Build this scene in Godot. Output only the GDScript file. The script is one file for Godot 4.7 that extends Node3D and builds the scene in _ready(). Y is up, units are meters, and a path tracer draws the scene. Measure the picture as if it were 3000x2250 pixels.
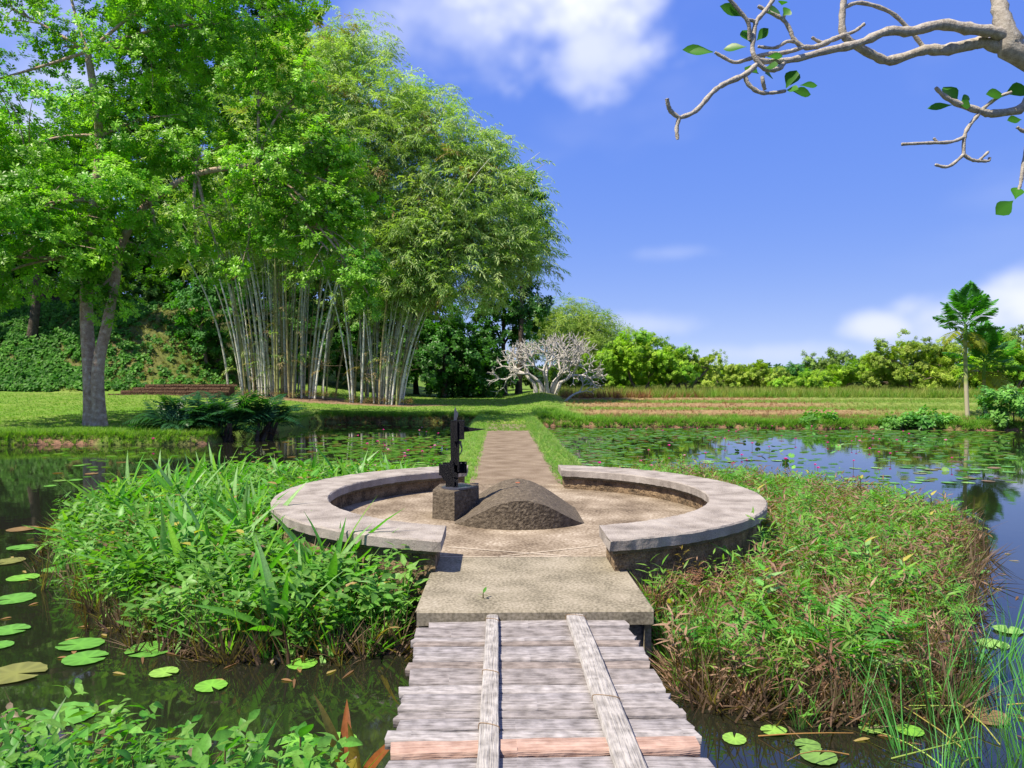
extends Node3D
# A lily pond with a round concrete terrace, reached over a plank footbridge. Metres, y up, the path runs along -z.

const WATER := -0.42          # level of the pond and of the lake
const CENTRE := Vector2(0.22, -8.62)   # middle of the round terrace (x, z)
const RING := 2.737           # outer radius of the bench ring
const RING_IN := 2.14         # inner radius
const SEAT := 0.28            # height of the seat

var rng := RandomNumberGenerator.new()
var taken := {}
var leaf_mat: StandardMaterial3D
var leaf_gloss: StandardMaterial3D
var leaf_near: StandardMaterial3D
var M := {}
var bed_left := PackedVector2Array()
var bed_right := PackedVector2Array()
var bed_near := PackedVector2Array()
var wob := FastNoiseLite.new()


class MB:
	# collects triangles; faces are given counter-clockwise as seen from outside
	var v := PackedVector3Array()
	var n := PackedVector3Array()
	var c := PackedColorArray()
	var ix := PackedInt32Array()
	var col := Color(1, 1, 1)

	func vert(p: Vector3, nn: Vector3) -> int:
		v.push_back(p)
		n.push_back(nn)
		c.push_back(col)
		return v.size() - 1

	func face(a: int, b: int, d: int) -> void:
		ix.push_back(a)
		ix.push_back(d)
		ix.push_back(b)

	func tri(a: Vector3, b: Vector3, d: Vector3) -> void:
		var nn := (b - a).cross(d - a).normalized()
		var i := vert(a, nn)
		vert(b, nn)
		vert(d, nn)
		face(i, i + 1, i + 2)

	func quad(a: Vector3, b: Vector3, d: Vector3, e: Vector3) -> void:
		var nn := (d - a).cross(e - b).normalized()
		var i := vert(a, nn)
		vert(b, nn)
		vert(d, nn)
		vert(e, nn)
		face(i, i + 1, i + 2)
		face(i, i + 2, i + 3)

	func box(lo: Vector3, hi: Vector3) -> void:
		var a := lo
		var b := hi
		quad(Vector3(a.x, a.y, b.z), Vector3(b.x, a.y, b.z), Vector3(b.x, b.y, b.z), Vector3(a.x, b.y, b.z))
		quad(Vector3(b.x, a.y, a.z), Vector3(a.x, a.y, a.z), Vector3(a.x, b.y, a.z), Vector3(b.x, b.y, a.z))
		quad(Vector3(b.x, a.y, b.z), Vector3(b.x, a.y, a.z), Vector3(b.x, b.y, a.z), Vector3(b.x, b.y, b.z))
		quad(Vector3(a.x, a.y, a.z), Vector3(a.x, a.y, b.z), Vector3(a.x, b.y, b.z), Vector3(a.x, b.y, a.z))
		quad(Vector3(a.x, b.y, b.z), Vector3(b.x, b.y, b.z), Vector3(b.x, b.y, a.z), Vector3(a.x, b.y, a.z))
		quad(Vector3(a.x, a.y, a.z), Vector3(b.x, a.y, a.z), Vector3(b.x, a.y, b.z), Vector3(a.x, a.y, b.z))

	func tube(pts: PackedVector3Array, rad: PackedFloat32Array, sides: int, cap := true) -> void:
		var m := pts.size()
		var first := v.size()
		var side := Vector3.ZERO
		for i in m:
			var t := (pts[mini(i + 1, m - 1)] - pts[maxi(i - 1, 0)]).normalized()
			if side == Vector3.ZERO:
				side = t.cross(Vector3.FORWARD if absf(t.z) < 0.8 else Vector3.UP).normalized()
			side = (side - t * side.dot(t)).normalized()
			var up := side.cross(t)
			for k in sides:
				var a := TAU * k / sides
				var o := side * cos(a) + up * sin(a)
				vert(pts[i] + o * rad[i], o)
		for i in m - 1:
			for k in sides:
				var a := first + i * sides + k
				var b := first + i * sides + (k + 1) % sides
				face(a, a + sides, b + sides)
				face(a, b + sides, b)
		if cap:
			for e: int in [0, m - 1]:
				var t := (pts[1] - pts[0]).normalized() * -1.0 if e == 0 else (pts[m - 1] - pts[m - 2]).normalized()
				var s := first + e * sides
				var mid := vert(pts[e] + t * rad[e] * 0.35, t)
				for k in sides:
					if e == 0:
						face(mid, s + k, s + (k + 1) % sides)
					else:
						face(mid, s + (k + 1) % sides, s + k)

	func leaf(p: Vector3, dir: Vector3, up: Vector3, length: float, width: float, shape: int, droop := 0.3, segs := 3, fold := 0.25) -> void:
		var side := dir.cross(up).normalized()
		var nn := side.cross(dir).normalized()
		var prev := PackedInt32Array()
		for i in segs + 1:
			var t := float(i) / segs
			var w := width * 0.5
			match shape:
				0: w *= sin(PI * pow(t, 0.75))          # ovate
				1: w *= sin(PI * pow(t, 1.45))          # obovate
				2: w *= pow(sin(PI * pow(t, 0.55)), 0.8)   # lance
				_: w *= 1.0 - pow(t, 1.6)               # blade of grass
			var q := p + dir * length * t * (1.0 - 0.25 * droop * t) - nn * droop * length * t * t
			var cn := (nn + dir * droop * 2.0 * t).normalized()
			var row := PackedInt32Array()
			if w < 0.0004 or (shape < 3 and (i == 0 or i == segs)):
				row.push_back(vert(q, cn))
			else:
				row.push_back(vert(q - side * w + nn * w * fold, (cn + side * fold).normalized()))
				var keep := col
				col = Color(minf(keep.r * 1.3, 1.0), minf(keep.g * 1.22, 1.0), minf(keep.b * 1.3, 1.0))
				row.push_back(vert(q, cn))
				col = keep
				row.push_back(vert(q + side * w + nn * w * fold, (cn - side * fold).normalized()))
			if i > 0:
				if prev.size() == 1 and row.size() == 3:
					face(prev[0], row[1], row[0])
					face(prev[0], row[2], row[1])
				elif prev.size() == 3 and row.size() == 3:
					for k in 2:
						face(prev[k], prev[k + 1], row[k + 1])
						face(prev[k], row[k + 1], row[k])
				elif prev.size() == 3 and row.size() == 1:
					face(prev[0], prev[1], row[0])
					face(prev[1], prev[2], row[0])
			prev = row

	func extrude(poly: PackedVector2Array, z0: float, z1: float) -> void:
		# poly in x, y, counter-clockwise; from z0 (back) to z1 (front)
		var t := Geometry2D.triangulate_polygon(poly)
		var m := poly.size()
		for i in range(0, t.size(), 3):
			var a := poly[t[i]]
			var b := poly[t[i + 1]]
			var d := poly[t[i + 2]]
			if (b - a).cross(d - a) < 0.0:
				var s := b
				b = d
				d = s
			tri(Vector3(a.x, a.y, z1), Vector3(b.x, b.y, z1), Vector3(d.x, d.y, z1))
			tri(Vector3(a.x, a.y, z0), Vector3(d.x, d.y, z0), Vector3(b.x, b.y, z0))
		var turn := 0.0
		for i in m:
			turn += poly[i].cross(poly[(i + 1) % m])
		for i in m:
			var a := poly[i]
			var b := poly[(i + 1) % m]
			if turn < 0.0:
				var s := a
				a = b
				b = s
			quad(Vector3(a.x, a.y, z1), Vector3(a.x, a.y, z0), Vector3(b.x, b.y, z0), Vector3(b.x, b.y, z1))

	func mesh() -> ArrayMesh:
		var out := ArrayMesh.new()
		var a := []
		a.resize(Mesh.ARRAY_MAX)
		a[Mesh.ARRAY_VERTEX] = v
		a[Mesh.ARRAY_NORMAL] = n
		a[Mesh.ARRAY_COLOR] = c
		a[Mesh.ARRAY_INDEX] = ix
		out.add_surface_from_arrays(Mesh.PRIMITIVE_TRIANGLES, a)
		return out


# ---------------------------------------------------------------- naming and parenting

func numbered(called: String) -> String:
	if not taken.has(called):
		taken[called] = 0
		return called
	taken[called] += 1
	return "%s_%03d" % [called, taken[called]]


func tag(o: Node, label: String, category: String, group := "", kind := "") -> void:
	o.set_meta("label", label)
	o.set_meta("category", category)
	if group:
		o.set_meta("group", group)
	if kind:
		o.set_meta("kind", kind)


func thing(called: String, label: String, category: String, at := Vector3.ZERO, group := "") -> Node3D:
	var o := Node3D.new()
	o.name = numbered(called)
	add_child(o)
	o.position = at
	tag(o, label, category, group)
	return o


func part(called: String, m: Mesh, mat: Material, parent: Node, at := Vector3.ZERO) -> MeshInstance3D:
	var o := MeshInstance3D.new()
	o.name = called if parent != self else numbered(called)
	o.mesh = m
	o.material_override = mat
	parent.add_child(o, true)
	o.position = at
	return o


func structure(called: String, m: Mesh, mat: Material, label: String, category: String) -> MeshInstance3D:
	var o := part(called, m, mat, self)
	tag(o, label, category, "", "structure")
	return o


func scatter(called: String, m: Mesh, mat: Material, parent: Node, where: Array, tints: PackedColorArray) -> MultiMeshInstance3D:
	var mm := MultiMesh.new()
	mm.transform_format = MultiMesh.TRANSFORM_3D
	mm.use_colors = true
	mm.mesh = m
	mm.instance_count = where.size()
	for i in where.size():
		mm.set_instance_transform(i, where[i])
		mm.set_instance_color(i, tints[i])
	var o := MultiMeshInstance3D.new()
	o.name = called if parent != self else numbered(called)
	o.multimesh = mm
	if parent != self:
		o.set_meta("kind", "stuff")
	o.material_override = mat
	parent.add_child(o, true)
	return o


func copy_of(o: Node3D, label := "") -> Node3D:
	var d: Node3D = o.duplicate()
	d.name = numbered(String(o.name).rstrip("0123456789").rstrip("_"))
	add_child(d)
	if label:
		d.set_meta("label", label)
	return d


# ---------------------------------------------------------------- chance and shapes

func rf(a: float, b: float) -> float:
	return rng.randf_range(a, b)


func rdir() -> Vector3:
	var z := rf(-1, 1)
	var a := rf(0, TAU)
	var r := sqrt(1.0 - z * z)
	return Vector3(r * cos(a), z, r * sin(a))


func pick(a: Color, b: Color) -> Color:
	var k := a.lerp(b, rng.randf())
	var g := rf(0.8, 1.2)
	return Color(k.r * g, k.g * g, k.b * g)


func smooth(a: float, b: float, x: float) -> float:
	var t := clampf((x - a) / (b - a), 0.0, 1.0)
	return t * t * (3.0 - 2.0 * t)


func frame(up: Vector3, spin: float, scale: float) -> Basis:
	# a basis whose y is UP, turned about it
	var y := up.normalized()
	var x := y.cross(Vector3.FORWARD if absf(y.z) < 0.9 else Vector3.RIGHT).normalized()
	var z := x.cross(y)
	return Basis(x, y, z).rotated(y, spin).scaled(Vector3.ONE * scale)


func bend(a: Vector3, b: Vector3, sag: Vector3, n: int) -> PackedVector3Array:
	var out := PackedVector3Array()
	for i in n + 1:
		var t := float(i) / n
		out.push_back(a.lerp(b, t) + sag * 4.0 * t * (1.0 - t))
	return out


func taper(a: float, b: float, n: int) -> PackedFloat32Array:
	var out := PackedFloat32Array()
	for i in n + 1:
		out.push_back(lerpf(a, b, float(i) / n))
	return out


func inside(p: Vector2, poly: PackedVector2Array) -> float:
	# distance to the outline, positive inside
	var d := 1e9
	var m := poly.size()
	for i in m:
		d = minf(d, p.distance_to(Geometry2D.get_closest_point_to_segment(p, poly[i], poly[(i + 1) % m])))
	return d if Geometry2D.is_point_in_polygon(p, poly) else -d


# ---------------------------------------------------------------- materials

func lin(r: float, g: float, b: float) -> Color:
	return Color(r, g, b).linear_to_srgb()


func plain(color: Color, rough := 0.8, spec := 0.4) -> StandardMaterial3D:
	var m := StandardMaterial3D.new()
	m.albedo_color = color
	m.roughness = rough
	m.metallic_specular = spec
	return m


func noise_bytes(seed_: int, size: int, freq: float, octaves := 5) -> PackedByteArray:
	var f := FastNoiseLite.new()
	f.seed = seed_
	f.noise_type = FastNoiseLite.TYPE_SIMPLEX_SMOOTH
	f.frequency = freq
	f.fractal_octaves = octaves
	return f.get_seamless_image(size, size).get_data()


func patchy(seed_: int, size: int, freq: float, fine: float, fine_share: float, stops: Array, contrast := 1.75) -> ImageTexture:
	# coarse patches and fine grain looked up in a list of linear colours
	var a := noise_bytes(seed_, size, freq)
	var b := noise_bytes(seed_ + 7, size, fine, 3)
	var lut := PackedByteArray()
	lut.resize(256 * 3)
	for i in 256:
		var t := i / 255.0 * (stops.size() - 1)
		var k := mini(int(t), stops.size() - 2)
		var c0: Color = stops[k]
		var c: Color = c0.lerp(stops[k + 1], t - k).linear_to_srgb()
		lut[i * 3] = int(clampf(c.r, 0, 1) * 255)
		lut[i * 3 + 1] = int(clampf(c.g, 0, 1) * 255)
		lut[i * 3 + 2] = int(clampf(c.b, 0, 1) * 255)
	var px := PackedByteArray()
	px.resize(size * size * 3)
	for i in size * size:
		var k := clampi(int(127.5 + (a[i] * (1.0 - fine_share) + b[i] * fine_share - 127.5) * contrast), 0, 255) * 3
		px[i * 3] = lut[k]
		px[i * 3 + 1] = lut[k + 1]
		px[i * 3 + 2] = lut[k + 2]
	return ImageTexture.create_from_image(Image.create_from_data(size, size, false, Image.FORMAT_RGB8, px))


func grey(seed_: int, size: int, freq: float, octaves := 4) -> ImageTexture:
	return ImageTexture.create_from_image(Image.create_from_data(size, size, false, Image.FORMAT_L8, noise_bytes(seed_, size, freq, octaves)))


func stony(tex: Texture2D, relief: Texture2D, per_metre: float, depth_cm: float, rough := 0.9) -> StandardMaterial3D:
	var m := StandardMaterial3D.new()
	m.albedo_texture = tex
	m.roughness = rough
	m.metallic_specular = 0.3
	m.uv1_triplanar = true
	m.uv1_world_triplanar = true
	m.uv1_scale = Vector3.ONE * per_metre
	m.heightmap_enabled = depth_cm > 0.0
	m.heightmap_texture = relief
	m.heightmap_scale = depth_cm
	return m


func leafy(gloss: float) -> StandardMaterial3D:
	var m := StandardMaterial3D.new()
	m.vertex_color_use_as_albedo = true
	m.roughness = gloss
	m.metallic_specular = 0.35
	m.backlight_enabled = true
	m.backlight = Color(0.9, 1.0, 0.45)
	m.cull_mode = BaseMaterial3D.CULL_DISABLED
	return m


func painted(rough := 0.85, spec := 0.3) -> StandardMaterial3D:
	# takes its colour from the mesh
	var m := plain(Color.WHITE, rough, spec)
	m.vertex_color_use_as_albedo = true
	return m


func make_materials() -> void:
	leaf_mat = leafy(0.55)
	leaf_gloss = leafy(0.36)
	leaf_near = leafy(0.4)
	leaf_near.albedo_texture = patchy(9, 256, 0.02, 0.12, 0.45, [Color(0.45, 0.42, 0.4), Color(0.8, 0.78, 0.75), Color(1, 1, 1), Color(1, 1, 1)])
	leaf_near.uv1_triplanar = true
	leaf_near.uv1_world_triplanar = true
	leaf_near.uv1_scale = Vector3.ONE * 7.0
	var bumps := grey(3, 512, 0.02, 5)
	var coarse := grey(5, 512, 0.035, 4)
	M.terrace = stony(patchy(11, 1024, 0.004, 0.07, 0.5, [Color(0.085, 0.064, 0.043), Color(0.145, 0.111, 0.076), Color(0.212, 0.170, 0.119), Color(0.281, 0.230, 0.170), Color(0.391, 0.340, 0.264)]), bumps, 0.33, 0.35)
	M.landing = stony(patchy(12, 1024, 0.0045, 0.07, 0.6, [Color(0.095, 0.082, 0.060), Color(0.146, 0.129, 0.090), Color(0.224, 0.198, 0.142), Color(0.292, 0.258, 0.194), Color(0.361, 0.327, 0.254)], 1.3), bumps, 0.45, 0.4)
	M.path = stony(patchy(13, 1024, 0.004, 0.08, 0.5, [Color(0.095, 0.067, 0.043), Color(0.142, 0.104, 0.068), Color(0.180, 0.138, 0.095), Color(0.218, 0.171, 0.119), Color(0.314, 0.261, 0.190)], 1.4), bumps, 0.4, 0.4)
	M.seat = stony(patchy(14, 1024, 0.0035, 0.1, 0.55, [Color(0.126, 0.109, 0.092), Color(0.210, 0.185, 0.160), Color(0.269, 0.239, 0.210), Color(0.311, 0.281, 0.248), Color(0.370, 0.336, 0.298)], 2.0), coarse, 0.7, 0.5)
	M.rough_wall = stony(patchy(15, 512, 0.012, 0.11, 0.5, [Color(0.03, 0.025, 0.018), Color(0.09, 0.065, 0.04), Color(0.2, 0.14, 0.08), Color(0.3, 0.22, 0.13)]), coarse, 0.9, 2.2)
	M.moulding = stony(patchy(16, 512, 0.012, 0.11, 0.5, [Color(0.05, 0.045, 0.03), Color(0.13, 0.11, 0.075), Color(0.2, 0.17, 0.12)]), coarse, 0.9, 1.0)
	M.lichen = stony(patchy(17, 1024, 0.012, 0.13, 0.68, [Color(0.019, 0.015, 0.011), Color(0.043, 0.034, 0.024), Color(0.093, 0.074, 0.050), Color(0.161, 0.130, 0.093), Color(0.273, 0.236, 0.174)], 2.0), coarse, 1.3, 1.0)
	M.soil = stony(patchy(18, 512, 0.02, 0.12, 0.5, [Color(0.05, 0.03, 0.02), Color(0.14, 0.08, 0.05), Color(0.24, 0.15, 0.1)]), coarse, 0.5, 3.0)
	M.brick = stony(patchy(19, 512, 0.02, 0.12, 0.5, [Color(0.06, 0.035, 0.02), Color(0.14, 0.085, 0.05), Color(0.22, 0.15, 0.09)]), coarse, 0.5, 2.0)
	M.oldwall = stony(patchy(20, 512, 0.02, 0.12, 0.5, [Color(0.012, 0.01, 0.01), Color(0.04, 0.03, 0.028), Color(0.08, 0.06, 0.05)]), coarse, 0.5, 2.0)
	M.mortar = plain(lin(0.48, 0.42, 0.33), 0.9, 0.2)
	var iron := plain(lin(0.004, 0.0045, 0.008), 0.5, 0.3)
	iron.uv1_triplanar = true
	iron.uv1_scale = Vector3.ONE * 4.0
	iron.heightmap_enabled = true
	iron.heightmap_texture = grey(23, 512, 0.05, 4)
	iron.heightmap_scale = 1.2
	M.iron = iron
	M.plate = plain(lin(0.05, 0.055, 0.075), 0.32, 0.6)
	M.wire = plain(lin(0.2, 0.13, 0.07), 0.5, 0.5)
	M.stem = painted(0.8)
	M.bark = stony(patchy(24, 512, 0.014, 0.1, 0.4, [Color(0.15, 0.095, 0.06), Color(0.31, 0.22, 0.155), Color(0.42, 0.325, 0.25), Color(0.62, 0.54, 0.46)]), coarse, 0.5, 2.5)
	M.bark_dark = stony(patchy(25, 512, 0.014, 0.1, 0.4, [Color(0.025, 0.02, 0.014), Color(0.07, 0.055, 0.04), Color(0.13, 0.105, 0.08)]), coarse, 0.5, 2.5)
	M.bark_brown = stony(patchy(26, 512, 0.014, 0.1, 0.4, [Color(0.07, 0.05, 0.035), Color(0.17, 0.13, 0.09), Color(0.27, 0.22, 0.17)]), coarse, 0.5, 2.0)
	M.bark_white = stony(patchy(27, 512, 0.02, 0.1, 0.4, [Color(0.25, 0.23, 0.2), Color(0.44, 0.42, 0.38), Color(0.58, 0.56, 0.52)]), coarse, 0.6, 1.0)
	M.bark_grey = stony(patchy(28, 512, 0.02, 0.12, 0.5, [Color(0.14, 0.12, 0.095), Color(0.27, 0.24, 0.195), Color(0.4, 0.365, 0.31), Color(0.5, 0.47, 0.41)]), grey(29, 512, 0.06, 4), 3.0, 0.25)
	# water: dark, clear-surfaced, with a faint ripple
	var w := plain(lin(0.012, 0.013, 0.008), 0.03, 0.7)
	w.uv1_triplanar = true
	w.uv1_world_triplanar = true
	w.uv1_scale = Vector3.ONE * 0.35
	w.heightmap_enabled = true
	w.heightmap_texture = grey(31, 512, 0.012, 3)
	w.heightmap_scale = 0.035
	M.water = w
	# ground: colour from the mesh, grain from a texture
	var g := painted(0.95, 0.15)
	g.albedo_texture = patchy(33, 1024, 0.01, 0.12, 0.6, [Color(0.3, 0.3, 0.3), Color(0.62, 0.62, 0.62), Color(0.95, 0.95, 0.95)])
	g.uv1_triplanar = true
	g.uv1_world_triplanar = true
	g.uv1_scale = Vector3.ONE * 0.22
	g.heightmap_enabled = true
	g.heightmap_texture = coarse
	g.heightmap_scale = 6.0
	M.ground = g


func wood(seed_: int, dark: Color, light: Color, offset: float) -> StandardMaterial3D:
	# weathered grain that runs along local x
	var f := FastNoiseLite.new()
	f.seed = seed_
	f.frequency = 0.02
	f.fractal_octaves = 4
	var size := 512
	var im := Image.create(size, size, false, Image.FORMAT_RGB8)
	var hi := Image.create(size, size, false, Image.FORMAT_L8)
	for y in size:
		for x in size:
			var grain := f.get_noise_2d(x * 0.3, y * 7.0) * 0.5 + f.get_noise_2d(x * 0.7 + 500.0, y * 19.0) * 0.6
			var stain := f.get_noise_2d(x * 1.1 + 900.0, y * 1.3)
			var t := clampf(0.64 + grain * 0.8 + stain * 0.55, 0.0, 1.0)
			im.set_pixel(x, y, dark.lerp(light, t).linear_to_srgb())
			hi.set_pixel(x, y, Color(t, t, t))
	var m := plain(Color.WHITE, 0.85, 0.25)
	m.albedo_texture = ImageTexture.create_from_image(im)
	m.uv1_triplanar = true
	m.uv1_scale = Vector3.ONE * 0.8
	m.uv1_offset = Vector3(offset, offset * 1.7, offset * 0.6)
	m.heightmap_enabled = true
	m.heightmap_texture = ImageTexture.create_from_image(hi)
	m.heightmap_scale = 0.6
	return m


# ---------------------------------------------------------------- the scene

func _ready() -> void:
	rng.seed = 20240611
	wob.seed = 5
	wob.frequency = 0.6
	# camera: eye height 1.57 m above the terrace, all but level
	var cam := Camera3D.new()
	cam.name = "camera"
	add_child(cam)
	cam.fov = 54.67
	cam.near = 0.05
	cam.far = 3000.0
	cam.position = Vector3(0, 1.57, 0)
	cam.rotation_degrees = Vector3(-0.314, -0.975, 0)
	cam.current = true
	# sky and air
	var env := Environment.new()
	env.background_mode = Environment.BG_SKY
	var sky := Sky.new()
	var pano := PanoramaSkyMaterial.new()
	pano.panorama = make_sky()
	sky.sky_material = pano
	env.sky = sky
	env.background_energy_multiplier = 1.0
	env.tonemap_mode = Environment.TONE_MAPPER_LINEAR
	env.tonemap_exposure = 2.2
	env.sdfgi_enabled = true
	env.ssao_enabled = true
	env.ssil_enabled = true
	var we := WorldEnvironment.new()
	we.name = "environment"
	we.environment = env
	add_child(we)
	# sun: high, from the left
	var sun := DirectionalLight3D.new()
	sun.name = "sun"
	sun.light_energy = 1.35
	sun.light_color = Color(1.0, 0.955, 0.88)
	sun.light_angular_distance = 0.5
	sun.shadow_enabled = true
	add_child(sun)
	sun.look_at_from_position(Vector3(-0.45, 0.84, 0.29), Vector3.ZERO)
	make_materials()
	make_beds()
	build_ground()
	build_terrace()
	build_bridge()
	build_sculpture()
	build_hillside()
	build_trees()
	build_bamboo()
	build_palms()
	build_overhead_branches()
	build_grass()
	build_marsh()
	build_lilies()


func make_sky() -> ImageTexture:
	# blue air that pales to the horizon, a bank of white cloud ahead, loose cloud all round
	var wide := 1536
	var high := 768
	var f := FastNoiseLite.new()
	f.seed = 77
	f.frequency = 1.0
	f.fractal_octaves = 5
	var px := PackedFloat32Array()
	px.resize(wide * high * 3)
	var puffs := [   # azimuth from -z, elevation, half width, half height (degrees), weight
		[4.0, 28.0, 8.0, 5.0, 0.95], [-2.0, 25.5, 6.5, 3.2, 0.42], [-8.0, 25.0, 5.0, 3.0, 0.26], [7.0, 24.0, 4.0, 3.4, 0.6],
		[32.0, 4.3, 4.0, 1.5, 0.7], [37.0, 4.6, 4.5, 2.2, 0.78], [27.6, 3.7, 2.4, 1.1, 0.62], [44.0, 5.0, 7.0, 2.4, 0.7],
		[10.5, 4.2, 4.2, 0.8, 0.28], [20.0, 2.0, 7.0, 0.7, 0.25], [13.0, 9.5, 3.5, 0.6, 0.14]]
	for y in high:
		var el := (0.5 - (y + 0.5) / high) * PI
		var s := maxf(sin(el), 0.0)
		var t := pow(1.0 - s, 2.2)
		var low := pow(1.0 - s, 12.0)
		var base := Color(0.045, 0.098, 0.38).lerp(Color(0.1, 0.188, 0.445), t).lerp(Color(0.31, 0.365, 0.47), low)
		for x in wide:
			var az := wrapf((x + 0.5) / wide * TAU, -PI, PI)
			var c := base
			if el > 0.0:
				var d := Vector3(sin(az) * cos(el), sin(el), -cos(az) * cos(el))
				var q := d / (d.y + 0.22)
				var k := f.get_noise_3d(q.x * 0.9 + 3.0, 0.0, q.z * 0.9) * 0.5 + 0.5
				var fine := f.get_noise_3d(d.x * 7.0, d.y * 11.0, d.z * 7.0)
				var cover := smooth(0.5, 0.8, k + fine * 0.06) * 0.85 * smooth(0.06, 0.3, el)
				var da := rad_to_deg(az)
				var de := rad_to_deg(el)
				if da > -25.0 and da < 60.0 and de < 42.0:
					cover *= 0.12
					for p: Array in puffs:
						var u: float = (da - p[0]) / p[2]
						var w: float = (de - p[1]) / p[3]
						var r := sqrt(u * u + w * w) + fine * 0.75 + f.get_noise_3d(d.x * 23.0, d.y * 30.0, d.z * 23.0) * 0.25
						cover = maxf(cover, smooth(1.5, 0.0, r) * p[4])
				c = base.lerp(Color(0.54, 0.55, 0.58).lerp(Color(0.44, 0.43, 0.5), low), cover)
			var i := (y * wide + x) * 3
			px[i] = c.r
			px[i + 1] = c.g
			px[i + 2] = c.b
	return ImageTexture.create_from_image(Image.create_from_data(wide, high, false, Image.FORMAT_RGBF, px.to_byte_array()))


func make_beds() -> void:
	# outlines of the beds of marsh plants (x, depth)
	bed_left = PackedVector2Array([Vector2(-0.58, 5.5), Vector2(-1.3, 5.35), Vector2(-2.1, 5.45), Vector2(-2.65, 5.75), Vector2(-3.25, 6.3), Vector2(-4.1, 7.3), Vector2(-5.0, 8.6), Vector2(-5.7, 10.0), Vector2(-5.5, 11.7), Vector2(-4.6, 13.0), Vector2(-3.0, 13.3), Vector2(-1.4, 12.9), Vector2(-0.9, 11.0), Vector2(-0.6, 8.0)])
	bed_right = PackedVector2Array([Vector2(1.06, 5.2), Vector2(1.2, 4.7), Vector2(1.6, 4.5), Vector2(2.1, 4.4), Vector2(2.6, 4.5), Vector2(3.0, 5.0), Vector2(3.75, 6.2), Vector2(4.5, 7.3), Vector2(5.5, 8.8), Vector2(6.2, 10.0), Vector2(5.9, 11.2), Vector2(5.0, 12.6), Vector2(3.6, 14.2), Vector2(2.3, 13.8), Vector2(1.6, 11.2), Vector2(1.0, 8.0)])
	bed_near = PackedVector2Array([Vector2(-4.5, 1.0), Vector2(-4.2, 3.6), Vector2(-2.6, 3.75), Vector2(-1.6, 3.5), Vector2(-0.85, 3.3), Vector2(-0.55, 2.8), Vector2(-0.6, 1.0)])


func left_shore(x: float) -> float:
	# depth at which the left and middle lawn meets the pond
	var a := 22.9 + 0.12 * sin(x * 1.3)
	var b := 34.6 - 0.5 * smooth(-5.0, -0.8, x) + 0.15 * sin(x * 1.7)
	return lerpf(a, b, smooth(-9.4, -8.2, x + 0.3 * sin(x * 3.0)))


func right_shore(x: float) -> float:
	return 31.6 - 0.16 * (x - 2.5) + 0.2 * sin(x * 0.9) + 0.12 * sin(x * 2.3)


func land(x: float, d: float) -> float:
	# height of the ground at x and depth d
	var bump := wob.get_noise_2d(x, d)
	var h := -1.3
	# near bank where the visitor stands
	h = maxf(h, lerpf(-0.12, -1.3, smooth(0.0, 1.6, maxf(d - 2.5 + 0.35 * absf(x) * float(x > 0.6) * 0.4, 0.0))) if d < 5.0 else -1.3)
	h = maxf(h, -0.62 + 0.36 * smooth(-0.1, 0.7, inside(Vector2(x, d), bed_near)) if d < 6.0 and d > -1.0 and x < 0.0 and x > -6.0 else -1.3)
	# the island and its beds
	var r := Vector2(x - CENTRE.x, d + CENTRE.y).length()
	if r < 9.0:
		var ins := maxf(inside(Vector2(x, d), bed_left), inside(Vector2(x, d), bed_right))
		h = maxf(h, lerpf(-1.0, -0.34, smooth(-0.5, 0.5, ins)))
		h = maxf(h, lerpf(-0.2, -1.0, smooth(RING - 0.1, RING + 1.5, r)) if ins > -0.4 or r < RING else -1.3)
	# causeway under the path
	if d > 9.0 and d < 37.0:
		var off := absf(x - 0.255) - 1.12
		h = maxf(h, lerpf(-0.02, -0.95, smooth(0.0, 0.75 + 0.2 * sin(d * 0.9), off)) + bump * 0.02)
	# lawn on the left and in the middle
	var east := smooth(2.2, 4.2, x - 0.05 * (d - 36.0))
	var rise := 0.011 * maxf(d - 30.0, 0.0) + smooth(-4.0, -20.0, x) * 0.052 * clampf(d - 27.0, 0.0, 22.0)
	var ls := d - left_shore(x)
	if x < 5.0 or d > 60.0:
		var lawn := -0.12 + minf(rise, 1.6) + bump * 0.05
		h = maxf(h, lerpf(-1.3, lawn, smooth(-0.35, 0.3, ls)) if x < 2.0 else -1.3)
		# bank under the white tree
	if d > 27.0:
		var rs := d - right_shore(x)
		var tier := -0.2 + 0.2 * smooth(0.0, 0.5, d - 37.4 - 0.3 * sin(x * 0.35)) + 0.2 * smooth(0.0, 0.5, d - 43.0 - 0.4 * sin(x * 0.3 + 1.0)) + 0.14 * smooth(0.0, 0.7, d - 50.0 - 0.5 * sin(x * 0.25))
		tier += bump * 0.06
		var field := lerpf(-1.3, tier, smooth(-0.4, 0.35, rs))
		var knoll := 0.02 + 0.012 * (d - 30.0) + 0.32 * smooth(6.0, 0.0, absf(x - 2.6 - 0.03 * (d - 40.0))) * smooth(36.0, 52.0, d)
		if x > 0.5:
			var ramp := lerpf(-1.3, lerpf(-0.06 + 0.011 * maxf(d - 30.0, 0.0), minf(knoll, 0.6), smooth(0.5, 3.2, x)), smooth(-0.4, 0.5, rs))
			h = maxf(h, lerpf(ramp, field, east))
	# embankment on the far left, and the wooded rise behind it
	var up := smooth(42.5, 50.5, d) * smooth(-15.5, -21.5, x)
	h += 5.2 * up + bump * 0.25 * up
	h += 0.12 * clampf(d - 52.0, 0.0, 40.0) * smooth(-8.0, -22.0, x)
	# the lake beyond the field
	var lake := smooth(82.0, 100.0, d) * smooth(9.0, 17.0, x)
	h = lerpf(h, -2.5, lake)
	h = lerpf(h, 3.0 + 2.5 * wob.get_noise_2d(x * 0.03, d * 0.03), smooth(390.0, 440.0, d))
	return h


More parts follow.
